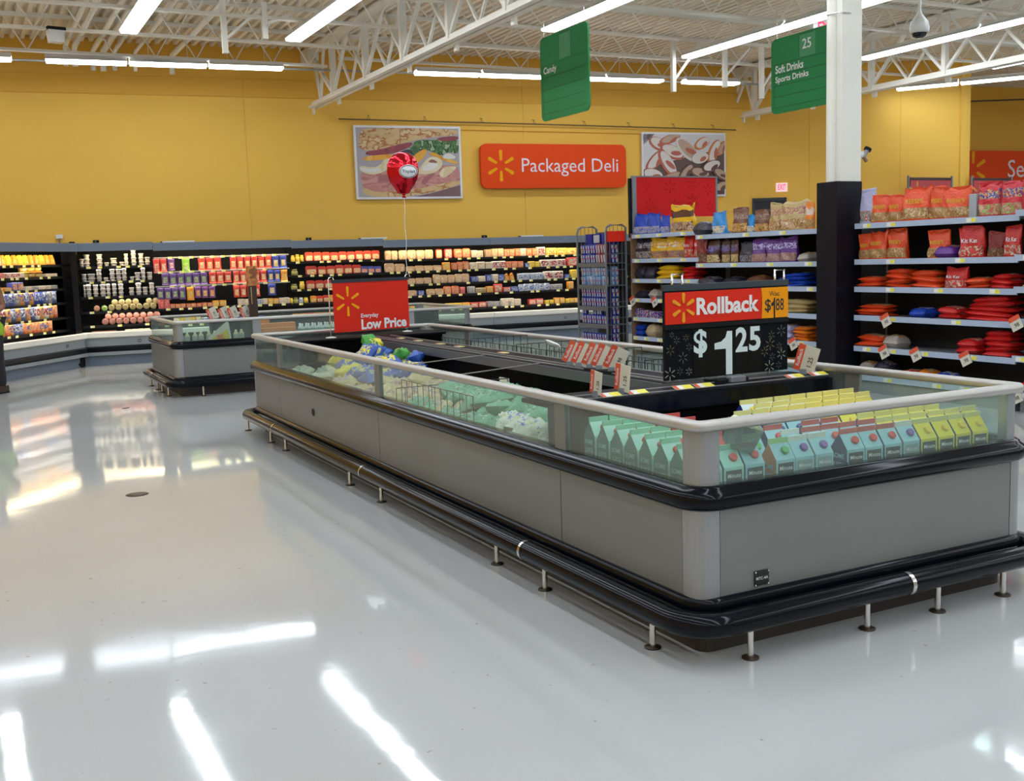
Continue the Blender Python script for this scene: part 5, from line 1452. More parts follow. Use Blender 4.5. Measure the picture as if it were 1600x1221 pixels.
# price cards hanging from the rails
def shelf_card(sec, s, y, nlab):
    z = GSEC[sec][2][s - 1]
    t = thing('shelf_card', nlab, 'price card', (XG + GX[sec] - .03, y, z + .03), -PI / 2, 'price cards hung on the candy shelves')
    o = MB().box(-.06, .06, -.0015, .0015, -.13, .0, 0).obj('card', CARDW, t, (0, 0, 0), (0, R(-28), 0))
    MB().box(-.06, .06, -.003, -.0015, -.042, .0).obj('red_band', CARDRED, o)
    letter(o, '.98', INKB, (.0, -.003, -.085), width=.06, bold=.01)
for sec, s, y, w in (('F', 4, 9.76, 'at the far corner of the candy shelving, fourth shelf down'), ('F', 4, 9.21, 'below the black flat bags on the far section'), ('M', 5, 6.34, 'under the lilac bag just before the pillar'),
                     ('R', 4, 5.0, 'under the orange stack beside the pillar, fourth shelf'), ('R', 5, 5.02, 'beside the pillar on the fifth shelf'), ('R', 5, 4.6, 'in the middle of the fifth shelf'), ('R', 5, 3.99, 'under the leaning red bags on the fifth shelf'),
                     ('N', 4, 3.38, 'at the edge of the picture, fourth shelf'), ('N', 6, 3.36, 'at the edge of the picture, lowest shelf')):
    shelf_card(sec, s, y, 'red and white price card ' + w)

BM = {}
def bag_word(c): return BAGWORD.get(c, c + ' bag')
sname = 'top second third fourth fifth lowest'.split()
WHERE = {'F': 'by the red header', 'M': 'behind the rollback board', 'R': 'beyond the pillar', 'N': 'at the frame edge'}
gc = {}
rg = random.Random(3)
TXT = {'orange_red': ("REESE'S", M('text_gold', (.75, .50, .03), .4), .62), 'red': ('Kit Kat', INKW, .5), 'brown_gold': ('TWIX', M('text_blue', (.18, .16, .55), .4), .42),}
_tm = {}
def glabel(sec, sh, c, form):
    k = gc[(sec, sh)] = gc.get((sec, sh), -1) + 1
    return '%s %s, %s on the %s candy shelf %s' % (bag_word(c), form, nth(k), sname[sh - 1], WHERE[sec])
def gbag(sec, sh, y, z, w, h, kind, c):
    xf = XG + GX[sec]
    grp = 'candy bags on the shelving'
    if kind == 'box':
        m = {'grey': M('grey_plastic', (.35, .36, .38), .5), 'blue_box': PR('blue_box_print', [(.02, .06, .4), (.5, .05, .05), (.6, .6, .65), (.02, .05, .3)], 25)}[c]
        o = MB().box(-w / 2, w / 2, -.05, .05, 0, h, 0, .004).obj('candy_box', m, None, (xf + .09, y, z), (0, 0, -PI / 2))
        tag(o, glabel(sec, sh, c, 'standing'), 'box', grp); return
    if kind == 'stand':
        v = rg.randrange(3)
        key = ('s', c, v)
        t_ = min(.12, w * .45)
        if key not in BM: BM[key] = pouch(1, 1, .5, sum(map(ord, c)) + v * 13).mesh('candy_bag', BAGC[c])
        o = place(BM[key], 'candy_bag', None, (xf + .09 + rg.uniform(0, .02), y, z), (R(rg.uniform(-3, 3)), 0, -PI / 2 + R(rg.uniform(-10, 10))), (w * 1.02, t_ * 2, h))
        tag(o, glabel(sec, sh, c, 'standing'), 'bag', grp)
        if c in TXT and w > .1:
            s, m, q = TXT[c]
            if (s, c) not in _tm: _tm[(s, c)] = text_mesh(s, m, .62, .14, .015)
            place(_tm[(s, c)], 'lettering', o, (0, -.225 if q > .6 else -.25, q if q > .55 else .60), (0, 0, 0))
        # a bag behind it
        return
    n = int(kind[4:])
    th = h / n
    for q in range(n):
        v = rg.randrange(3)
        key = ('f', c, v)
        if key not in BM: BM[key] = pillow(1, 1, 1, sum(map(ord, c)) + v * 5, 8, 8, .10).mesh('candy_bag', BAGC[c][:2])
        wl = w * (1 if q < n - 1 else rg.uniform(.85, 1.0))
        o = place(BM[key], 'candy_bag', None, (xf + .13 + rg.uniform(-.015, .02), y + rg.uniform(-.02, .02) * (w > .3), z + th * (q + .5)), (R(rg.uniform(-3, 3)), R(rg.uniform(-5, 5)), -PI / 2 + R(rg.uniform(-5, 5))), (wl, .24, th * 1.4))
        tag(o, glabel(sec, sh, c, 'lying'), 'bag', grp)
for b in GOND:
    gbag(*b)
for b in [('N', 1, 3.2, 1.84, .2, .28, 'stand', 'red'), ('N', 2, 3.25, 1.44, .2, .28, 'stand', 'tan'), ('N', 3, 3.2, 1.15, .3, .10, 'flat2', 'tan'), ('N', 4, 3.2, .86, .3, .08, 'flat2', 'dark'), ('N', 5, 3.2, .52, .3, .12, 'flat3', 'dark'), ('N', 6, 3.2, .19, .3, .10, 'flat2', 'red')]:
    gbag(*b)
# more bags in the shadow at the back of the base shelf
for i in range(7):
    gbag('M', 6, 6.2 + .28 * i, .18, .26, .10, 'flat2', ('dark', 'orange', 'tan', 'red')[i % 4])
for i in range(5):
    gbag('M', 4, 6.9 + .25 * i, .816, .24, .08, 'flat1', ('gold', 'dark', 'blue', 'red', 'yellow')[i])
    gbag('M', 5, 6.9 + .25 * i, .502, .24, .08, 'flat1', ('blue', 'tan', 'red', 'dark', 'orange')[i])

# red header over the far end of the shelving
t = thing('header_sign', 'blank red header panel with faint sparks over the far end of candy shelving', 'sign', (6.24, 9.80, 0), 0)
MB().box(.06, 1.50, -.01, .015, 2.09, 2.655).obj('panel', M('header_red', (.62, .016, .018), .55, spec=.1), t)
MB().box(0, .06, -.03, .03, 0, 2.66).obj('post', SHELFG, t); MB().box(-.035, 0.0, .0, .05, 1.8, 2.64).obj('post_edge', BLACKM, t)
MB().box(1.48, 1.51, -.02, .03, 0, 2.66).obj('post', SHELFG, t); MB().box(.0, 1.51, -.02, .02, 2.655, 2.675).obj('top_trim', SHELFG, t)
FAINT = M('header_flake', (.36, .008, .012), .55, spec=.1)
for cx, cz, r in ((.24, 2.55, .075), (.30, 2.27, .09), (.66, 2.52, .10), (.74, 2.26, .085), (1.05, 2.56, .08), (1.06, 2.32, .10), (1.34, 2.48, .085), (1.38, 2.24, .07)):
    spark(t, cx, cz, r, -.0105, FAINT, 'faint_spark', w=.07, t=.002)
# wire rack of drink cans
t = thing('can_rack', 'grey wire rack with five shelves of blue drink packs at the end of candy shelving', 'rack', (5.80, 9.83, 0), 0)
WIRE = M('rack_grey', (.16, .175, .19), .4, metal=.4)
RL = .79; RD = .34
for y in (0, RL):
    fr = MB(); fr.tube([(0, y, 0), (0, y, 1.88), (.02, y, 1.955), (.08, y, 1.985), (RD - .06, y, 1.985), (RD, y, 1.95), (RD, y, 0)], .016, 10); fr = fr.obj('end_frame', WIRE, t)
    mb = MB()
    for k in range(1, 5): mb.tube([(RD * k / 5, y, .1), (RD * k / 5, y, 1.98)], .004, 5)
    for k in range(8): mb.tube([(0, y, .2 + .23 * k), (RD, y, .2 + .23 * k)], .004, 5)
    mb.obj('end_grid', WIRE, fr)
MB().box(RD - .004, RD, .02, RL - .02, .08, 1.9).obj('rear_sheet', M('rack_back', (.03, .035, .045), .5), t)
RZ = [1.45, 1.13, .82, .565, .30, .07]
for z in RZ:
    s = MB().box(.0, RD, .02, RL - .02, z - .012, z).obj('shelf', WIRE, t)
    MB().box(-.012, 0, .01, RL - .01, z - .055, z + .005).obj('front_lip', WIRE, s)
MB().box(.02, RD - .02, -.012, .012, 1.75, 1.9).obj('red_badge', RED, t)
CANB = [M('can_blue', (.012, .025, .26), .25), M('can_silver', (.55, .58, .66), .25, metal=.3), M('can_red', (.5, .03, .05), .3), M('can_maroon', (.25, .03, .05), .3), M('can_sky', (.08, .25, .5), .3)]
def pack_mesh(kind):
    mb = MB()
    a, b, c = {'blue': (0, 1, 2), 'sky': (4, 1, 2), 'red': (3, 1, 1), 'silver': (1, 4, 2)}[kind]
    for i in (-1, 1):
        mb.lathe([(.026, 0), (.030, .008), (.030, .122), (.024, .135)], 12, a, (i * .031, 0, 0))
        mb.box(i * .031 - .010, i * .031 + .020, -.0325, -.028, .012, .066, b).box(i * .031 - .022, i * .031 + .008, -.0325, -.028, .070, .118, b).box(i * .031 - .012, i * .031 + .012, -.034, -.0325, .058, .078, c)
    return mb.mesh('can_pair', CANB)
PM = {k: pack_mesh(k) for k in ('blue', 'sky', 'red', 'silver')}
n = 0
for si, z in enumerate(RZ):
    for q in range(2):
        if si == 4 and q: continue
        for i in range(5):
            y = .11 + .14 * i
            kind = ('red' if i < 2 else 'blue') if si == 0 else ('sky' if (i + q) % 3 else 'silver') if si == 1 else 'blue'
            kk = {'red': 'maroon', 'blue': 'blue and silver', 'sky': 'sky blue', 'silver': 'silver and blue'}[kind]
            if si == 3 and q and i in (0, 3): continue
            o = place(PM[kind], 'can_pair', None, (5.80 + .05, 9.83 + y, z + q * .136), (0, 0, -PI / 2))
            tag(o, '%s can pair, %s in the %s layer, %s shelf of wire rack' % (kk, nth(i), ('lower', 'upper')[q], sname[si]), 'cans', 'drink cans on the wire rack')
# a second column of packs seen through the near end grid
for si, z in enumerate(RZ[:5]):
    for q in range(2):
        o = place(PM['blue' if si != 1 else 'sky'], 'can_pair', None, (5.80 + .18, 9.83 + .08, z + q * .136), (0, 0, 0))
        tag(o, 'can pair behind the end grid, %s layer, %s shelf of wire rack' % (('lower', 'upper')[q], sname[si]), 'cans', 'drink cans on the wire rack')
for i in range(3):
    o = MB().box(-.09, .09, -.1, .1, 0, .15, 0, .003).box(-.08, .08, -.104, -.1, .02, .13, 1).obj('drink_case', [CANB[0], CANB[1] if i == 1 else CANB[0]], None, (5.98, 9.98 + .22 * i, 1.72 if False else 1.725), (0, 0, -PI / 2))
    tag(o, 'dark blue drink case, %s along the top of the wire rack' % nth(i), 'box', 'drink cases on top of the rack')

# ================================================================== signs
# big rollback price sign on the cross ledge
def one(parent, m, cx, cz, w, h, y):
    p = [(.14, -.5), (.5, -.5), (.5, .5), (.22, .5), (.12, .36), (-.12, .27), (-.5, .24), (-.5, .10), (.14, .10)]
    place(fix_normals(MB().prism([(cx + a * w, cz + b * h) for a, b in p], 'y', y, y + .001).mesh('lettering', m)), 'lettering', parent)
t = thing('price_sign', 'black rollback price board with red and orange header, showing $1 25', 'sign', (1.257, 1.40, .868), R(0))
BOARD = M('board_black', (.007, .009, .012), .5, spec=.06)
MB().box(-.415, .415, -.006, .012, .030, .528).obj('board', BOARD, t)
MB().box(-.42, .42, -.010, .014, .500, .532).obj('top_frame', M('frame_slate', (.03, .045, .06), .4), t)
hd = MB().box(-.412, .225, -.014, -.006, .325, .492, 0).obj('red_header', RED, t)
pts = [(.225, .325), (.412, .325), (.412, .492), (.222, .492), (.228, .45), (.230, .41), (.228, .36)]
od = MB().prism(pts, 'y', -.0145, -.006).obj('orange_header', ORANGE, t)
MB().box(-.414, .414, -.018, -.004, .298, .322).obj('middle_rail', BLACKM, t)
spark(hd, -.300, .410, .072, -.0145, M('spark_orange', (.86, .34, .008), .45), w=.14)
letter(hd, 'Rollback', INKW, (-.005, -.0160, .412), width=.42, bold=.035)
letter(od, 'Was:', M('text_brown2', (.05, .03, .01), .5), (.315, -.016, .458), width=.075, bold=.005)
letter(od, '$', INKB, (.268, -.016, .392), height=.075, bold=.01); one(od, INKB, .305, .380, .028, .110, -.016); letter(od, '88', INKB, (.352, -.016, .397), width=.058, height=.066, bold=.01)
dg = []
for x0, x1 in ((-.235, -.148), (-.148, .042), (.042, .135), (.135, .228)):
    dg.append(MB().box(x0 + .001, x1 - .001, -.0095, -.006, .034, .292).obj('digit_panel', M('panel_charcoal', (.012, .012, .011), .45, spec=.06), t))
PALE = M('digit_white', (.70, .82, .86), .5)
letter(dg[0], '$', PALE, (-.188, -.0105, .215), height=.150, bold=.03)
one(dg[1], PALE, -.035, .152, .118, .235, -.0105)
letter(dg[2], '2', PALE, (.088, -.0105, .218), width=.082, height=.135, bold=.03)
letter(dg[3], '5', PALE, (.180, -.0105, .218), width=.080, height=.135, bold=.03)
r_ = random.Random(8)
FL = [M('flake_gold', (.16, .13, .07), .5), M('flake_grey', (.10, .12, .13), .5), M('flake_pale', (.34, .33, .27), .5)]
for cx, cz, r, k in ((-.385, .065, .034, 2), (-.32, .075, .02, 1), (-.262, .07, .02, 2), (-.30, .145, .03, 1), (-.38, .19, .026, 0), (-.34, .24, .02, 1), (-.28, .25, .018, 0), (-.37, .27, .016, 1), (-.26, .20, .02, 1),
                     (.37, .25, .03, 1), (.30, .23, .022, 0), (.29, .18, .032, 0), (.355, .165, .02, 1), (.25, .14, .026, 0), (.37, .12, .03, 2), (.305, .11, .02, 1), (.285, .055, .034, 2), (.35, .06, .02, 1)):
    spark(t, cx, cz, r, -.0065, FL[k], 'printed_flake', w=.085, t=.0012)
for x in (-.36, .33):
    MB().tube([(x, .0, .53), (x, .0, .585), (x + .065, .0, .585), (x + .065, .0, .53)], .006, 8).obj('wire_hook', CHROME, t)
for x in (-.06, .30):
    MB().tube([(x, .02, .0), (x, .02, .52)], .006, 8).obj('stand_rod', CHROME, t)
MB().box(-.12, .10, -.06, .06, -.0, .018, 0, .005).obj('stand_foot', BLACKM, t)
MB().box(-.04, .06, -.085, -.03, .0, .030, 0, .006).obj('clamp', SHELFG, t)

# everyday low price sign on the far ledge
a = math.atan2(.2, .83)
t = thing('price_sign', 'red everyday low price sign with yellow spark on wire legs', 'sign', (1.13, 6.68, .868), a)
lowp = MB().box(-.43, .43, -.006, .006, .045, .515).obj('panel', RED, t)
MB().box(-.44, .44, -.012, .010, .515, .545).obj('top_clamp', M('clamp_navy', (.02, .025, .04), .4), t)
spark(lowp, -.275, .335, .135, -.0062, SPARK, w=.10)
letter(lowp, 'Everyday', INKW, (-.035, -.008, .185), width=.20, bold=.02)
letter(lowp, 'Low Price', INKW, (.13, -.008, .105), width=.53, bold=.035)
for x in (-.475, .405):
    MB().tube([(x, .0, .0), (x, .0, .55), (x + .015, 0, .57), (x + .05, 0, .57), (x + .06, 0, .54)], .005, 8).obj('wire_leg', CHROME, t)
    MB().lathe([(.05, 0), (.05, .006), (.012, .012)], 12, 0, (x, 0, 0)).obj('leg_base', WHITE, t)
# balloon tied to that sign
cx, cy, cz = 1.555, 6.79, 2.44
t = thing('foil_balloon', 'red foil balloon with a white oval badge, floating over the red price sign', 'balloon', (cx, cy, 0), R(-21.5))
mb = MB(); rb = random.Random(4)
vs = []; NL, NS = 16, 36
for i in range(NL + 1):
    f = PI * i / NL
    for j in range(NS):
        a_ = 2 * PI * j / NS
        rim = abs(math.cos(a_))
        wr = 1 + .035 * math.sin(9 * a_ * 1 + 3) * math.sin(f) * (rim > .5) + .02 * math.sin(14 * f + 5 * a_)
        z = math.cos(f)
        rx = .152 * math.sin(f) ** .85 * (1 + .10 * z) * wr
        ry = .105 * math.sin(f) ** .85 * wr
        vs.append((rx * math.cos(a_), ry * math.sin(a_), cz + .190 * z - (.03 if z < -.9 else 0)))
mb.add(vs, [[i * NS + j, i * NS + (j + 1) % NS, (i + 1) * NS + (j + 1) % NS, (i + 1) * NS + j] for i in range(NL) for j in range(NS)], 0, True)
mb.obj('foil_skin', M('foil_balloon_red', (.62, .012, .025), .12, metal=.75, bump=.6, bs=16), t)
MB().prism([(-.03, cz - .185), (.03, cz - .185), (.012, cz - .235), (.025, cz - .255), (-.02, cz - .25), (-.01, cz - .235)], 'y', -.006, .006).obj('neck', M('foil_balloon_red', (0, 0, 0)), t)
bd = MB().lathe([(.001, -.004), (.088, -.003), (.090, 0)], 24, 0, (.055, -.113, cz - .005), 'y', sy=.72, caps=False).obj('oval_badge', INKW, t, rot=(0, 0, 0))
MB().tube([(.055 + .082 * math.cos(q * PI / 12), -.118, cz - .005 + .058 * math.sin(q * PI / 12)) for q in range(24)], .0035, 5, closed=True).obj('badge_ring', M('badge_navy', (.02, .02, .08)), bd)
letter(bd, 'Yoplait', M('badge_teal', (.01, .06, .09), .5), (.057, -.1185, cz - .008), width=.130, bold=.012, rot=(0, R(3), 0))
pts = [(0, 0, cz - .25)] + [(.006 * math.sin(k * 1.3), .004 * math.sin(k), cz - .25 - .07 * k) for k in range(1, 11)] + [(-.02, .02, 1.42), (-.045, .01, 1.33), (-.03, .0, 1.22), (-.01, -.01, 1.14)]
MB().tube(pts, .0028, 5).obj('string', INKW, t)

# deli wall: posters and the orange-red sign
def poster(u0, u1, z0, z1, label):
    t = thing('food_poster', label, 'poster', W((u0 + u1) / 2, 0, 0), PHI, None)
    w = (u1 - u0) / 2
    MB().box(-w, w, -.07, -.02, z0, z1).obj('frame', M('poster_frame', (.74, .74, .78), .4), t)
    for x in (-w * .7, w * .7): MB().box(x - .03, x + .03, -.02, .0, z0 + .2, z1 - .2).obj('standoff', STEELW, t)
    return t
t = poster(4.365, 6.465, 2.747, 4.112, 'large framed poster of a sandwich on the yellow wall')
def prt(px, py):  # print coordinates of the poster artwork, 1210 x 825
    return ((px - 245) / 1210 * 2.02 - 1.01, 2.787 + (1010 - py) / 825 * 1.285)
def ink(name, poly, m, k, t=t):
    for _ in range(0 if 'ground' in name or 'board' in name else 2):      # round the drawn outline
        poly = [q for a, b in zip(poly, poly[1:] + poly[:1]) for q in ((a[0] * .75 + b[0] * .25, a[1] * .75 + b[1] * .25), (a[0] * .25 + b[0] * .75, a[1] * .25 + b[1] * .75))]
    me = fix_normals(MB().prism([prt(*p) for p in poly], 'y', -.071 - .0012 * k, -.070).mesh(name, m))
    place(me, name, t)
BUNP = PR('bun_print', [(.62, .44, .22), (.58, .38, .18), (.42, .17, .06), (.66, .50, .28)], 5, .5, (1, 1, 1.6))
HAMP = PR('ham_print', [(.52, .22, .20), (.56, .26, .23), (.46, .17, .16), (.58, .30, .26)], 2.5, .5, (1, 1, 2.5))
LETT = PR('lettuce_print', [(.04, .12, .04), (.10, .22, .07), (.02, .06, .02), (.30, .42, .22)], 7, .5)
CHEE = PR('cheese_print', [(.74, .36, .04), (.70, .30, .03), (.76, .44, .08)], 3, .5)
TURK = PR('turkey_print', [(.70, .60, .38), (.72, .64, .44), (.66, .55, .32)], 3, .5)
MEAT = PR('tomato_print', [(.26, .05, .07), (.30, .06, .08), (.20, .04, .06)], 4, .5)
PALEP = M('turkey_white', (.72, .70, .68), .5)
ink('print_ground', [(245, 185), (1455, 185), (1455, 1010), (245, 1010)], M('print_mauve', (.40, .36, .40), .5), 1)
ink('ham_print', [(270, 700), (420, 740), (560, 700), (900, 700), (1300, 620), (1452, 640), (1452, 900), (900, 985), (600, 990), (330, 940), (285, 860)], HAMP, 2)
ink('bun_print', [(290, 880), (450, 960), (700, 935), (860, 925), (1100, 885), (1452, 800), (1452, 880), (1100, 960), (850, 1008), (300, 1008)], BUNP, 3)
ink('board_print', [(900, 1009), (1100, 970), (1452, 870), (1452, 1009)], M('board_print', (.20, .11, .12), .5), 4)
ink('ham_fold', [(460, 790), (520, 740), (640, 745), (700, 860), (600, 830), (500, 820)], M('ham_dark', (.38, .14, .15), .5), 3)
ink('ham_fold', [(960, 850), (1050, 740), (1180, 720), (1080, 800), (1040, 860)], M('ham_dark', (.38, .14, .15)), 3)
ink('lettuce_print', [(700, 490), (900, 410), (910, 350), (1000, 320), (1150, 330), (1450, 280), (1450, 500), (1350, 470), (1280, 480), (1240, 525), (1150, 480), (1060, 440), (960, 500), (880, 530)], LETT, 4)
ink('shadow_print', [(690, 495), (880, 420), (900, 530), (800, 540)], M('shade_navy', (.03, .035, .06), .5), 5)
ink('bun_print', [(330, 187), (1450, 187), (1450, 262), (1150, 288), (920, 332), (700, 392), (500, 448), (350, 462), (275, 425), (268, 350), (300, 250)], BUNP, 6)
ink('tomato_print', [(350, 465), (500, 448), (700, 392), (890, 345), (900, 400), (680, 490), (520, 510), (350, 515)], MEAT, 7)
ink('tomato_print', [(1160, 300), (1450, 266), (1450, 325), (1250, 345)], MEAT, 7)
ink('cheese_print', [(310, 535), (500, 505), (690, 500), (860, 540), (600, 560), (330, 585)], CHEE, 8)
ink('cheese_print', [(880, 530), (1000, 445), (1075, 432), (1030, 540), (920, 620)], CHEE, 8)
ink('cheese_print', [(1060, 490), (1150, 470), (1250, 530), (1440, 585), (1440, 630), (1250, 570)], CHEE, 8)
ink('turkey_print', [(265, 630), (400, 660), (500, 640), (560, 555), (620, 545), (632, 600), (600, 670), (520, 725), (400, 748), (270, 705)], TURK, 9)
ink('turkey_white', [(275, 650), (400, 678), (490, 662), (540, 690), (400, 722), (275, 690)], PALEP, 10)
ink('turkey_print', [(940, 705), (1050, 560), (1120, 520), (1220, 545), (1255, 605), (1205, 690), (1080, 742), (950, 735)], TURK, 9)
ink('turkey_white', [(985, 690), (1060, 600), (1180, 600), (1190, 650), (1080, 700)], PALEP, 10)
ink('fold_shadow', [(1070, 590), (1110, 555), (1170, 575), (1185, 605), (1110, 600)], M('fold_brown', (.28, .12, .10), .5), 11)
ink('turkey_white', [(1235, 535), (1320, 470), (1435, 545), (1300, 560)], PALEP, 9)
ink('turkey_print', [(1200, 720), (1260, 650), (1400, 640), (1415, 665), (1330, 740), (1260, 790), (1210, 770)], TURK, 9)
t2 = poster(10.41, 12.42, 2.732, 4.06, 'framed poster of folded meat slices beyond the orange deli sign')
def ell(cx, cz, a, b, rot, n=20, k0=0, k1=2 * PI):
    return [(cx + a * math.cos(q) * math.cos(rot) - b * math.sin(q) * math.sin(rot), cz + a * math.cos(q) * math.sin(rot) + b * math.sin(q) * math.cos(rot)) for q in [k0 + (k1 - k0) * i / n for i in range(n + 1)]]
def flat(t, name, poly, m, k):
    place(fix_normals(MB().prism(poly, 'y', -.071 - .001 * k, -.070).mesh(name, m)), name, t)
flat(t2, 'print_ground', [(-.97, 2.775), (.97, 2.775), (.97, 4.02), (-.97, 4.02)], M('print_umber', (.12, .07, .06), .5), 1)
flat(t2, 'print_plate', [(-.97, 3.3), (-.2, 3.5), (.97, 3.75), (.97, 4.02), (-.97, 4.02)], M('print_pale', (.62, .60, .62), .5), 2)
flat(t2, 'corner_print', [(-.97, 4.02), (-.70, 4.02), (-.97, 3.80)], M('print_umber', (.22, .14, .10), .5), 2)
SL = [M('slice_white', (.66, .60, .56), .5), M('slice_pink', (.46, .12, .08), .5), M('slice_brown', (.13, .055, .045), .5), M('slice_orange', (.60, .20, .05), .5), M('slice_tan', (.48, .33, .24), .5)]
k = 3
for cx, cz, a, b, rot, e, inn in ((-.62, 3.82, .24, .13, -.4, 1, 0), (-.30, 3.66, .30, .14, -.35, 1, 0), (-.35, 3.92, .26, .09, .3, 1, 1), (.06, 3.70, .34, .15, -.7, 0, 4), (.42, 3.84, .20, .11, .5, 3, 0), (-.70, 3.48, .30, .12, .75, 1, 0), (-.78, 3.18, .26, .14, -.2, 1, 0), (-.42, 3.42, .33, .14, -.95, 1, 0),
                                   (-.30, 3.12, .26, .12, .25, 1, 1), (.70, 3.66, .28, .12, 1.1, 3, 0), (.90, 3.74, .18, .08, 1.0, 3, 4), (.36, 3.54, .20, .12, .2, 0, 0), (.0, 3.22, .24, .10, .8, 2, 4), (.34, 3.22, .24, .11, -.2, 2, 4), (.62, 3.36, .24, .12, .3, 2, 0), (.86, 3.18, .22, .10, -.5, 2, 4), (.10, 2.98, .26, .12, .1, 2, 4),
                                   (.50, 3.02, .24, .11, -.3, 2, 0), (.84, 2.93, .18, .10, .4, 2, 4), (-.55, 2.93, .34, .11, .15, 1, 0)):
    cl = lambda poly: [(max(-.965, min(.965, x)), max(2.78, min(4.015, z))) for x, z in poly]
    flat(t2, 'meat_slice', cl(ell(cx, cz, a, b, rot)), SL[e], k); flat(t2, 'slice_face', cl(ell(cx + .02, cz + .015, a * .86, b * .78, rot)), SL[inn if inn != 1 else 4], k + 1)
    flat(t2, 'slice_curl', cl(ell(cx + a * .35 * math.cos(rot), cz - b * .2, a * .42, b * .35, rot + .3)), SL[2 if e == 2 else 1], k + 2)
    k += 3
t = thing('deli_sign', 'wide orange-red sign with yellow spark and pale packaged deli lettering', 'sign', W(8.42, 0, 0), PHI)
ds = MB(); board(ds, -1.582, 1.582, 2.93, 3.79, -.14, -.05, .13); ds = place(fix_normals(ds.mesh('panel', ORANGERED)), 'panel', t)
MB().box(-1.2, 1.2, -.05, 0, 3.2, 3.5).obj('standoff', BLACKM, t)
spark(ds, -1.165, 3.365, .285, -.1405, SPARK, w=.125)
letter(ds, 'Packaged Deli', INKP, (.335, -.1425, 3.335), width=2.12, bold=.0)
tag(MB().tube([W(4.09, -.10, 4.215), W(8.4, -.10, 4.175), W(12.66, -.10, 4.125)], .012, 8).obj('hanging_rod', M('rod_umber', (.12, .07, .03), .5)), 'thin dark rod along the yellow wall above the posters', 'rod')
for i, u in enumerate((4.66, 5.75, 6.9, 8.0, 9.1, 10.1, 11.15, 12.1)):
    z = 4.215 - (u - 4.09) * .0105
    t = thing('rod_hook', 'small wire hook holding the dark rod, %s along the yellow wall' % nth(i), 'hook', W(u, -.10, z), PHI, 'hooks on the dark rod')
    MB().tube([(-.03, 0, 0), (0, .0, .09), (.03, 0, 0)], .006, 6).obj('wire', M('rod_umber', (0, 0, 0)), t); MB().tube([(0, 0, .08), (0, .10, .10)], .006, 6).obj('stem', M('rod_umber', (0, 0, 0)), t)
tag(MB().tube([W(6.5, -.02, 4.06), W(10.4, -.02, 4.032)], .010, 8).obj('wall_cable', YEL2), 'thin yellow cable on the wall between the two posters', 'cable')
# seafood sign on the recessed wall
RW = (17.0, 16.2)
def RWp(s, v, z): return (RW[0] + s * UX - v * UY, RW[1] + s * UY + v * UX, z)
t = thing('seafood_sign', 'orange-red seafood sign with yellow spark on the recessed wall', 'sign', RWp(4.55, 0, 0), PHI)
ds = MB(); board(ds, -1.75, 2.15, 2.69, 3.86, -.14, -.05, .13); ds = place(fix_normals(ds.mesh('panel', ORANGERED)), 'panel', t)
spark(ds, -1.15, 3.40, .42, -.1405, SPARK, w=.12)
letter(ds, 'Seafood', INKP, (.97, -.1425, 3.42), width=1.95)
tag(MB().tube([RWp(1.4, -.3, 4.95), RWp(5.5, -.3, 5.15)], .02, 8).obj('hanging_rod', M('rod_umber', (0, 0, 0))), 'dark slanting rod high on the recessed wall', 'rod')
# pink-red headers standing in the aisles beyond
for i, (x0, x1, lab) in enumerate(((15.17, 16.44, 'faded red header sign with spark beyond the orange candy bags'), (17.05, 18.3, 'faded red header sign with spark under the seafood sign'))):
    t = thing('header_sign', lab, 'sign', ((x0 + x1) / 2, 12.98, 0), PHI * 0)
    w = (x1 - x0) / 2
    pn = MB().box(-w + .05, w - .05, -.015, .015, 2.2, 2.90).obj('panel', PINKRED, t)
    MB().box(-w + .03, w - .03, -.02, .02, 2.90, 2.955).obj('top_trim', M('trim_umber', (.05, .02, .02)), t)
    for x in (-w, w): MB().tube([(x, 0, 0), (x, 0, 2.99)], .025, 8).obj('post', SHELFG, t)
    spark(pn, -w * .62, 2.62, .24, -.0155, M('spark_dim', (.72, .30, .05), .5), w=.11)
# aisle signs
def aisle_sign(loc, rz, w, h, rows, number, label, nsl):
    t = thing('aisle_sign', label, 'sign', loc, rz)
    p = place(fix_normals(board(MB(), -w / 2, w / 2, 0, h, -.012, .012, .09).mesh('panel', GREEN)), 'panel', t)
    gp = MB()
    for k in range(nsl + 1):
        z = h * .66 - k * h * .66 / nsl * .88
        gp.box(-w / 2 + .06, w / 2 - .06, -.0135, -.012, z - .004, z + .004)
    gp.box(-w / 2 + .055, -w / 2 + .062, -.0135, -.012, h * .08, h * .66)
    gp.obj('slot_grooves', GREEND, p)
    q = MB().box(-.11, .20, -.0150, -.012, h * .68, h * .97).obj('number_plate', GREENP, p)
    gq = MB().box(-.112, -.104, -.0160, -.0150, h * .68, h * .97).box(-.112, .16, -.016, -.015, h * .965, h * .975).obj('plate_edge', GREEND, q)
    if number: letter(q, number, INKW, (.04, -.0165, h * .84), height=h * .13, bold=.01)
    for k, s in enumerate(rows):
        z = h * .66 - (k + .5) * h * .66 / nsl * .88
        wd = {'Candy': .36, 'Soft Drinks': .56, 'Sports Drinks': .66}[s]
        tm = text_mesh(s, INKW, wd, h * .105, .022)
        place(tm, 'lettering', p, (-w / 2 + .09 + wd / 2, -.0145, z))
    for x in (-w * .42, w * .42): MB().tube([(x, 0, h), (x, 0, 5.38 - loc[2])], .0035, 5).obj('hanger', CHROME, t)
    return t
aisle_sign((5.0, 9.5, 3.43), -PI / 2, 1.27, 1.12, ['Candy'], '', 'green hanging aisle sign reading Candy, unnumbered', 4)
aisle_sign((8.0, 8.18, 3.455), -PI / 2, 1.35, 1.02, ['Soft Drinks', 'Sports Drinks'], '25', 'green hanging aisle sign numbered 25 for soft drinks, partly behind the pillar', 4)
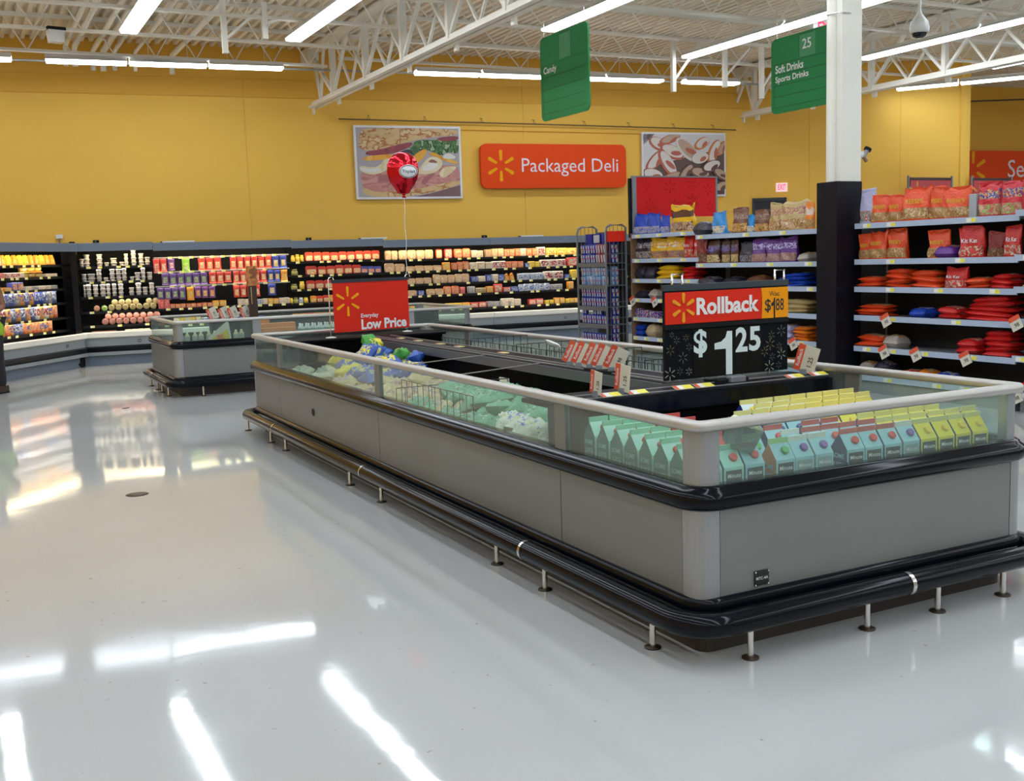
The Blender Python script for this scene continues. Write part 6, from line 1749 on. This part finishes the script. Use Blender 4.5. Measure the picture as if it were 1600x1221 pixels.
# exit signs
t = thing('exit_sign', 'small lit exit sign on the yellow wall above the dark doorway', 'exit sign', (13.56, 15.0, 2.80), ANG)
bx = MB().box(-.12, .12, -.05, .0, 0, .19, 0, .006).obj('housing', M('exit_face', (.8, .6, .62), .4, emit=(1, .75, .78), es=.5), t)
letter(bx, 'EXIT', M('exit_red', (.8, .02, .08), .4, emit=(1, .03, .12), es=1.2), (0, -.052, .10), width=.17, height=.12, bold=.02)
t = thing('exit_sign', 'hanging exit sign high beside the white pillar', 'exit sign', (9.13, 9.0, 4.66), R(-38))
bx = MB().box(-.17, .17, -.04, .04, 0, .20, 0, .006).obj('housing', WHITE, t)
letter(bx, 'EXIT', M('exit_red', (0, 0, 0)), (0.02, -.042, .10), width=.26, height=.16, bold=.03)
MB().tube([(0, 0, .2), (0, 0, .75)], .008, 6).obj('stem', CHROME, t)
# dome camera
t = thing('dome_camera', 'white teardrop security camera hanging on a pole beyond the pillar', 'camera', (7.96, 6.205, 4.0), 0)
MB().lathe([(.018, 1.42), (.018, .33), (.03, .28), (.10, .19), (.115, .12), (.112, .07), (.10, .06)], 20, 0).obj('housing', M('camera_shell', (.62, .63, .60), .35), t)
MB().lathe([(.085, .062), (.075, .025), (.04, .004), (.0, .0)], 16, 0, caps=False).obj('lens_dome', M('dome_black', (.01, .01, .012), .08), t)
t = thing('column_camera', 'small white camera on a bracket at the pillar side', 'camera', (6.36, 5.60, 2.54), 0)
MB().tube([(0, 0, .02), (.10, 0, .02)], .04, 12).obj('bracket', WHITE, t)
MB().tube([(.09, -.02, .0), (.14, -.03, .07)], .025, 10).obj('lens_barrel', M('lens_grey', (.3, .3, .3), .3), t); MB().tube([(.135, -.03, .065), (.15, -.033, .09)], .04, 12).obj('hood', BLACKM, t)
MB().tube([(.09, -.02, .0), (.13, -.03, -.05)], .022, 10).obj('swivel', M('swivel_brown', (.25, .15, .08), .4), t)
t = thing('ceiling_box', 'small white box with black top under the far joists', 'box', (-.95, 13.2, 4.72), R(10))
MB().prism([(-.11, .16), (-.09, 0), (.09, 0), (.11, .16)], 'y', -.08, .08).obj('case', WHITE, t); MB().box(-.12, .12, -.09, .09, .16, .20).obj('bracket', BLACKM, t)
tag(MB().lathe([(.10, 0), (.10, .03), (.02, .04)], 16).obj('ceiling_alarm', M('alarm_maroon', (.25, .02, .04), .4), None, (8.9, 6.2, 4.62)), 'round maroon alarm under the roof beyond the dome camera', 'alarm')
# clip sign stand on the farther island
t = thing('clip_sign', 'brown card sign on a post standing in the farther island', 'sign', (1.03, 11.05, .868), R(0))
MB().box(-.055, .055, -.02, .02, 0, .62).obj('post', M('post_umber', (.05, .025, .015), .4), t)
MB().box(-.075, .075, -.026, -.02, .44, .70).obj('card', PR('card_brown', [(.40, .14, .04), (.55, .22, .06), (.25, .08, .03)], 10), t)
MB().tube([(-.02, -.025, .42), (-.02, -.03, .2)], .008, 6).obj('wire', CHROME, t)

# floor: drain cover and a scuff mark
t = tag(MB().lathe([(.0, 0), (.075, .0), (.078, .0015), (.0, .002)], 24, 0, caps=False).obj('floor_cover', M('cover_umber', (.10, .07, .05), .5, var=.2, vs=30), None, (-1.428, 4.565, .0)), 'round brown cover plate set in the white floor', 'cover plate')
for i, (x, y) in enumerate(((-.15, 6.9),)):
    tag(MB().prism([(-.05, -.01), (.0, -.03), (.05, .0), (.01, .02)], 'z', 0, .006).obj('debris_scrap', IRON, None, (-.85, 9.6, .0), (0, 0, .4)), 'small dark scrap lying on the shiny floor', 'scrap')

# ================================================================== the person at the edge
def skin(name, verts, edges, radii, mat, parent, levels=2):
    me = bpy.data.meshes.new(name)
    me.from_pydata(verts, edges, [])
    o = bpy.data.objects.new(name, me); link(o, parent)
    md = o.modifiers.new('skin', 'SKIN'); md.use_smooth_shade = True
    for i, r in enumerate(radii):
        me.skin_vertices[0].data[i].radius = (r, r) if not isinstance(r, tuple) else r
    me.skin_vertices[0].data[0].use_root = True
    o.modifiers.new('sub', 'SUBSURF').levels = levels
    o.modifiers['sub'].render_levels = levels
    me.materials.append(mat)
    return o
SKIN = M('brown_skin', (.22, .09, .045), .5)
LIME = M('lime_fabric', (.28, .48, .02), .8, bump=.3, bs=60)
PANT = M('black_trousers', (.012, .012, .016), .8)
t = thing('person', 'person in a lime green top and dark trousers facing the cooler', 'person', (-2.14, 12.45, 0), R(-40))
V = [(0, 0, .95), (0, .01, 1.12), (0, .015, 1.30), (0, .01, 1.44), (0, .0, 1.52), (0, -.01, 1.57),
     (.10, 0, .92), (.11, -.01, .52), (.11, .03, .09), (.12, -.10, .05),
     (-.10, 0, .92), (-.11, -.01, .52), (-.11, .03, .09), (-.12, -.10, .05),
     (.17, .01, 1.42), (.25, .02, 1.14), (.20, -.20, 1.04), (.18, -.27, 1.02),
     (-.17, .01, 1.42), (-.25, .02, 1.14), (-.20, -.20, 1.04), (-.18, -.27, 1.02)]
E_ = [(0, 1), (1, 2), (2, 3), (3, 4), (4, 5), (0, 6), (6, 7), (7, 8), (8, 9), (0, 10), (10, 11), (11, 12), (12, 13), (3, 14), (14, 15), (15, 16), (16, 17), (3, 18), (18, 19), (19, 20), (20, 21)]
RD_ = [(.15, .11), (.13, .10), (.16, .11), (.12, .09), .055, .055, (.10, .10), .065, .045, .035, (.10, .10), .065, .045, .035, .058, .045, .036, .030, .058, .045, .036, .030]
skin('body', V, E_, RD_, SKIN, t)
for sx in (-1, 1):
    for k in range(4):
        skin('finger', [(sx * .18 + (k - 1.5) * .016, -.28, 1.015), (sx * .18 + (k - 1.5) * .018, -.325, 1.005), (sx * .18 + (k - 1.5) * .017, -.345 + .006 * abs(k - 1.5), .975)], [(0, 1), (1, 2)], [.009, .008, .007], SKIN, t, 1)
    skin('thumb', [(sx * .16, -.26, 1.025), (sx * .135, -.295, 1.02), (sx * .135, -.315, 1.0)], [(0, 1), (1, 2)], [.011, .010, .008], SKIN, t, 1)
hd = MB(); prof = [(.03, -.12), (.055, -.10), (.075, -.05), (.082, .0), (.085, .05), (.075, .095), (.045, .12), (.01, .13)]
hd.lathe(prof, 18, 0, (0, -.02, 1.68), 'z', sx=.9, sy=1.12)
hd.lathe([(.016, -.012), (.012, .012)], 6, 0, (.078, -.01, 1.68)).lathe([(.016, -.012), (.012, .012)], 6, 0, (-.078, -.01, 1.68))
hd.prism([(-.012, 1.655), (.012, 1.655), (.0, 1.70)], 'y', -.135, -.10)
h = hd.obj('head', SKIN, t)
for x in (-.03, .03): MB().lathe([(.0, -.006), (.010, -.004), (.010, .004)], 8, 0, (x, -.106, 1.695), 'y', caps=False).obj('eye', INKB, h)
MB().tube([(-.022, -.108, 1.625), (0, -.116, 1.622), (.022, -.108, 1.625)], .005, 6).obj('mouth', M('lip_brown', (.2, .06, .05)), h)
MB().lathe([(.088, -.04), (.094, .02), (.090, .07), (.06, .12), (.01, .142)], 18, 0, (0, .0, 1.69), 'z', sx=.92, sy=1.1, caps=False).obj('hair', M('dark_hair', (.02, .012, .008), .5), t)
skin('lime_top', [(0, 0, .72), (0, 0, .86), (0, 0, 1.0), (0, .01, 1.12), (0, .015, 1.28), (0, .01, 1.40)], [(0, 1), (1, 2), (2, 3), (3, 4), (4, 5)], [(.26, .19), (.235, .17), (.20, .15), (.175, .13), (.18, .125), (.15, .10)], LIME, t)
skin('trousers', [(0, 0, .93), (.10, 0, .90), (.115, -.01, .52), (.115, .02, .06), (-.10, 0, .90), (-.115, -.01, .52), (-.115, .02, .06)], [(0, 1), (1, 2), (2, 3), (0, 4), (4, 5), (5, 6)], [(.16, .125), .118, .085, .075, .118, .085, .075], PANT, t)
for sx in (-1, 1):
    sh = MB().prism([(sx * .115 - .05, .10), (sx * .115 - .05, -.12), (sx * .115 - .03, -.18), (sx * .115 + .03, -.18), (sx * .115 + .05, -.12), (sx * .115 + .05, .10)], 'z', 0.02, .10).obj('shoe', M('shoe_brown', (.03, .015, .012), .5), t)
    MB().prism([(sx * .115 - .052, .105), (sx * .115 - .052, -.125), (sx * .115 - .03, -.188), (sx * .115 + .03, -.188), (sx * .115 + .052, -.125), (sx * .115 + .052, .105)], 'z', 0, .02).obj('sole', BLACKM, sh)
